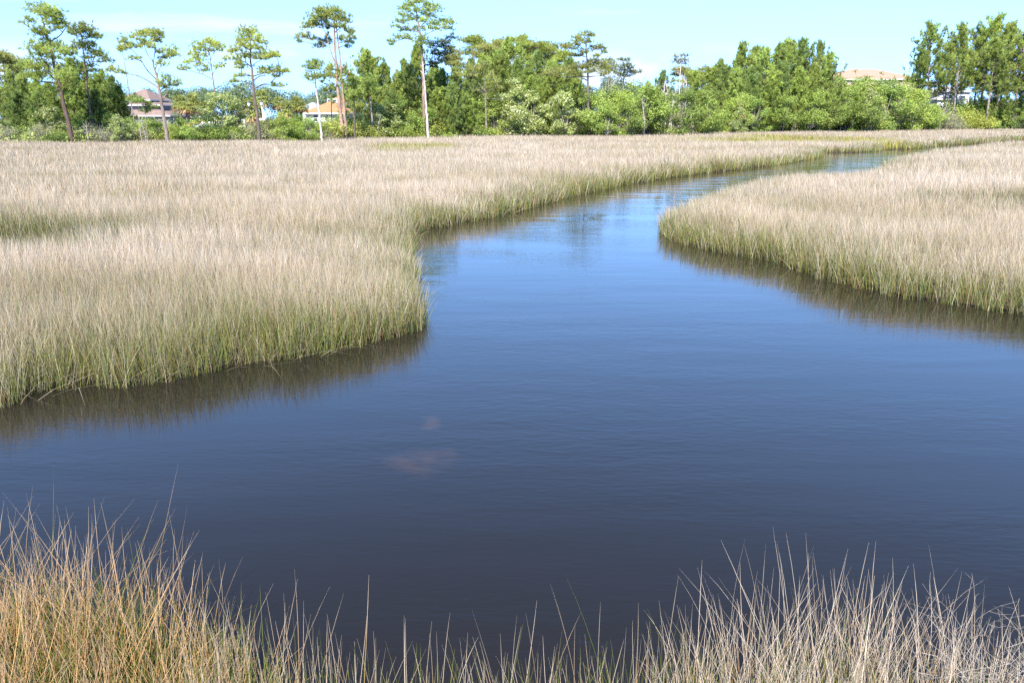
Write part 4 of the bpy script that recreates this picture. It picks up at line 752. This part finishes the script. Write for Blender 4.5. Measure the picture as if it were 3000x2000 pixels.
p0, p1, p2 = at(766, 312, 110), at(779, 350, 110), at(771, 350, 110); o = tuple(p1); r = empty('boat_hoist', o, 'leaning white frame with a pale board at its foot, beside the layered pine', 'frame')
for q in (p1, p2):
    a = Acc(); d_ = .13 if q is p1 else .05; tube(a, [p0, (p0 + q) / 2, q], [d_ * .6, d_, d_], (.7, .68, .64), 6); a.obj('strut', M_PAINT, r, o)
a = Acc(); b0 = at(763, 353, 110); b1 = at(780, 350, 110); box(a, (b0[0], 109.5, b0[2]), (b1[0], 110.9, b1[2] + .12), (.72, .74, .76)); a.obj('board', M_PAINT, r, o, flat=True)
a = Acc(); box(a, (b0[0] + .2, 109.7, .3), (b1[0] - .1, 110.7, b0[2] - .01), (.05, .05, .05)); a.obj('base', M_PAINT, r, o, flat=True)
def car(label, px, py, Y, col, rz):
    c = at(px, py, Y); o = (c[0], Y, c[2] - 1.05); r = empty('parked_car', o, label, 'car', None, rz)
    pr = [(-2.2, .35), (-2.25, .7), (-2.1, .88), (-1.2, .95), (-.65, 1.4), (.75, 1.42), (1.5, .98), (2.15, .9), (2.25, .6), (2.2, .35)]
    a = Acc(); n = len(pr); wv = np.array([.85 if z < 1.0 else .66 for _, z in pr]); v = [(x_, -w_, z_) for (x_, z_), w_ in zip(pr, wv)] + [(x_, w_, z_) for (x_, z_), w_ in zip(pr, wv)]
    q = [(i_, i_ + n, (i_ + 1) % n + n, (i_ + 1) % n) for i_ in range(n)]; sides = [(0, 1, 8, 9), (1, 2, 7, 8), (2, 3, 6, 7), (3, 4, 5, 6)]; q += sides + [tuple(reversed([k + n for k in s_])) for s_ in sides]
    a.add(v, col, q); a.obj('body', M_CAR, r, flat=True)
    for s_ in (-1, 1):
        a = Acc(); a.add([(-.98, s_ * .83, .99), (1.3, s_ * .83, 1.0), (.68, s_ * .70, 1.34), (-.6, s_ * .70, 1.33)], (.03, .035, .04), [(0, 1, 2, 3)]); a.obj('side_window', M_GLASS, r, flat=True)
        for x_ in (-1.4, 1.4):
            a = Acc(); tube(a, [(x_, s_ * .66, .32), (x_, s_ * .68, .32), (x_, s_ * .86, .32), (x_, s_ * .88, .32)], [.05, .32, .32, .05], (.03, .03, .03), 14); a.obj('wheel', M_PAINT, r)
car('red parked car half hidden left of the white-blooming tree', 591, 360, 112, (.55, .05, .04), .25)
car('silver-blue parked car beside the red one under the white-blooming tree', 620, 360, 110, (.34, .40, .50), .15)
p = at(2050, 336, 138); o = (p[0], 138, .3); r = empty('sign', o, 'small white sign board on a post among the shrubs before the dark pine clump', 'sign')
a = Acc(); tube(a, [(p[0], 138, .1), (p[0], 138, p[2] + .3)], [.05, .05], (.4, .3, .24), 6); a.obj('post', M_PAINT, r, o)
a = Acc(); box(a, (p[0] - .32, 137.9, p[2] - .25), (p[0] + .32, 137.94, p[2] + .35), (.78, .78, .78)); a.obj('board', M_PAINT, r, o, flat=True)
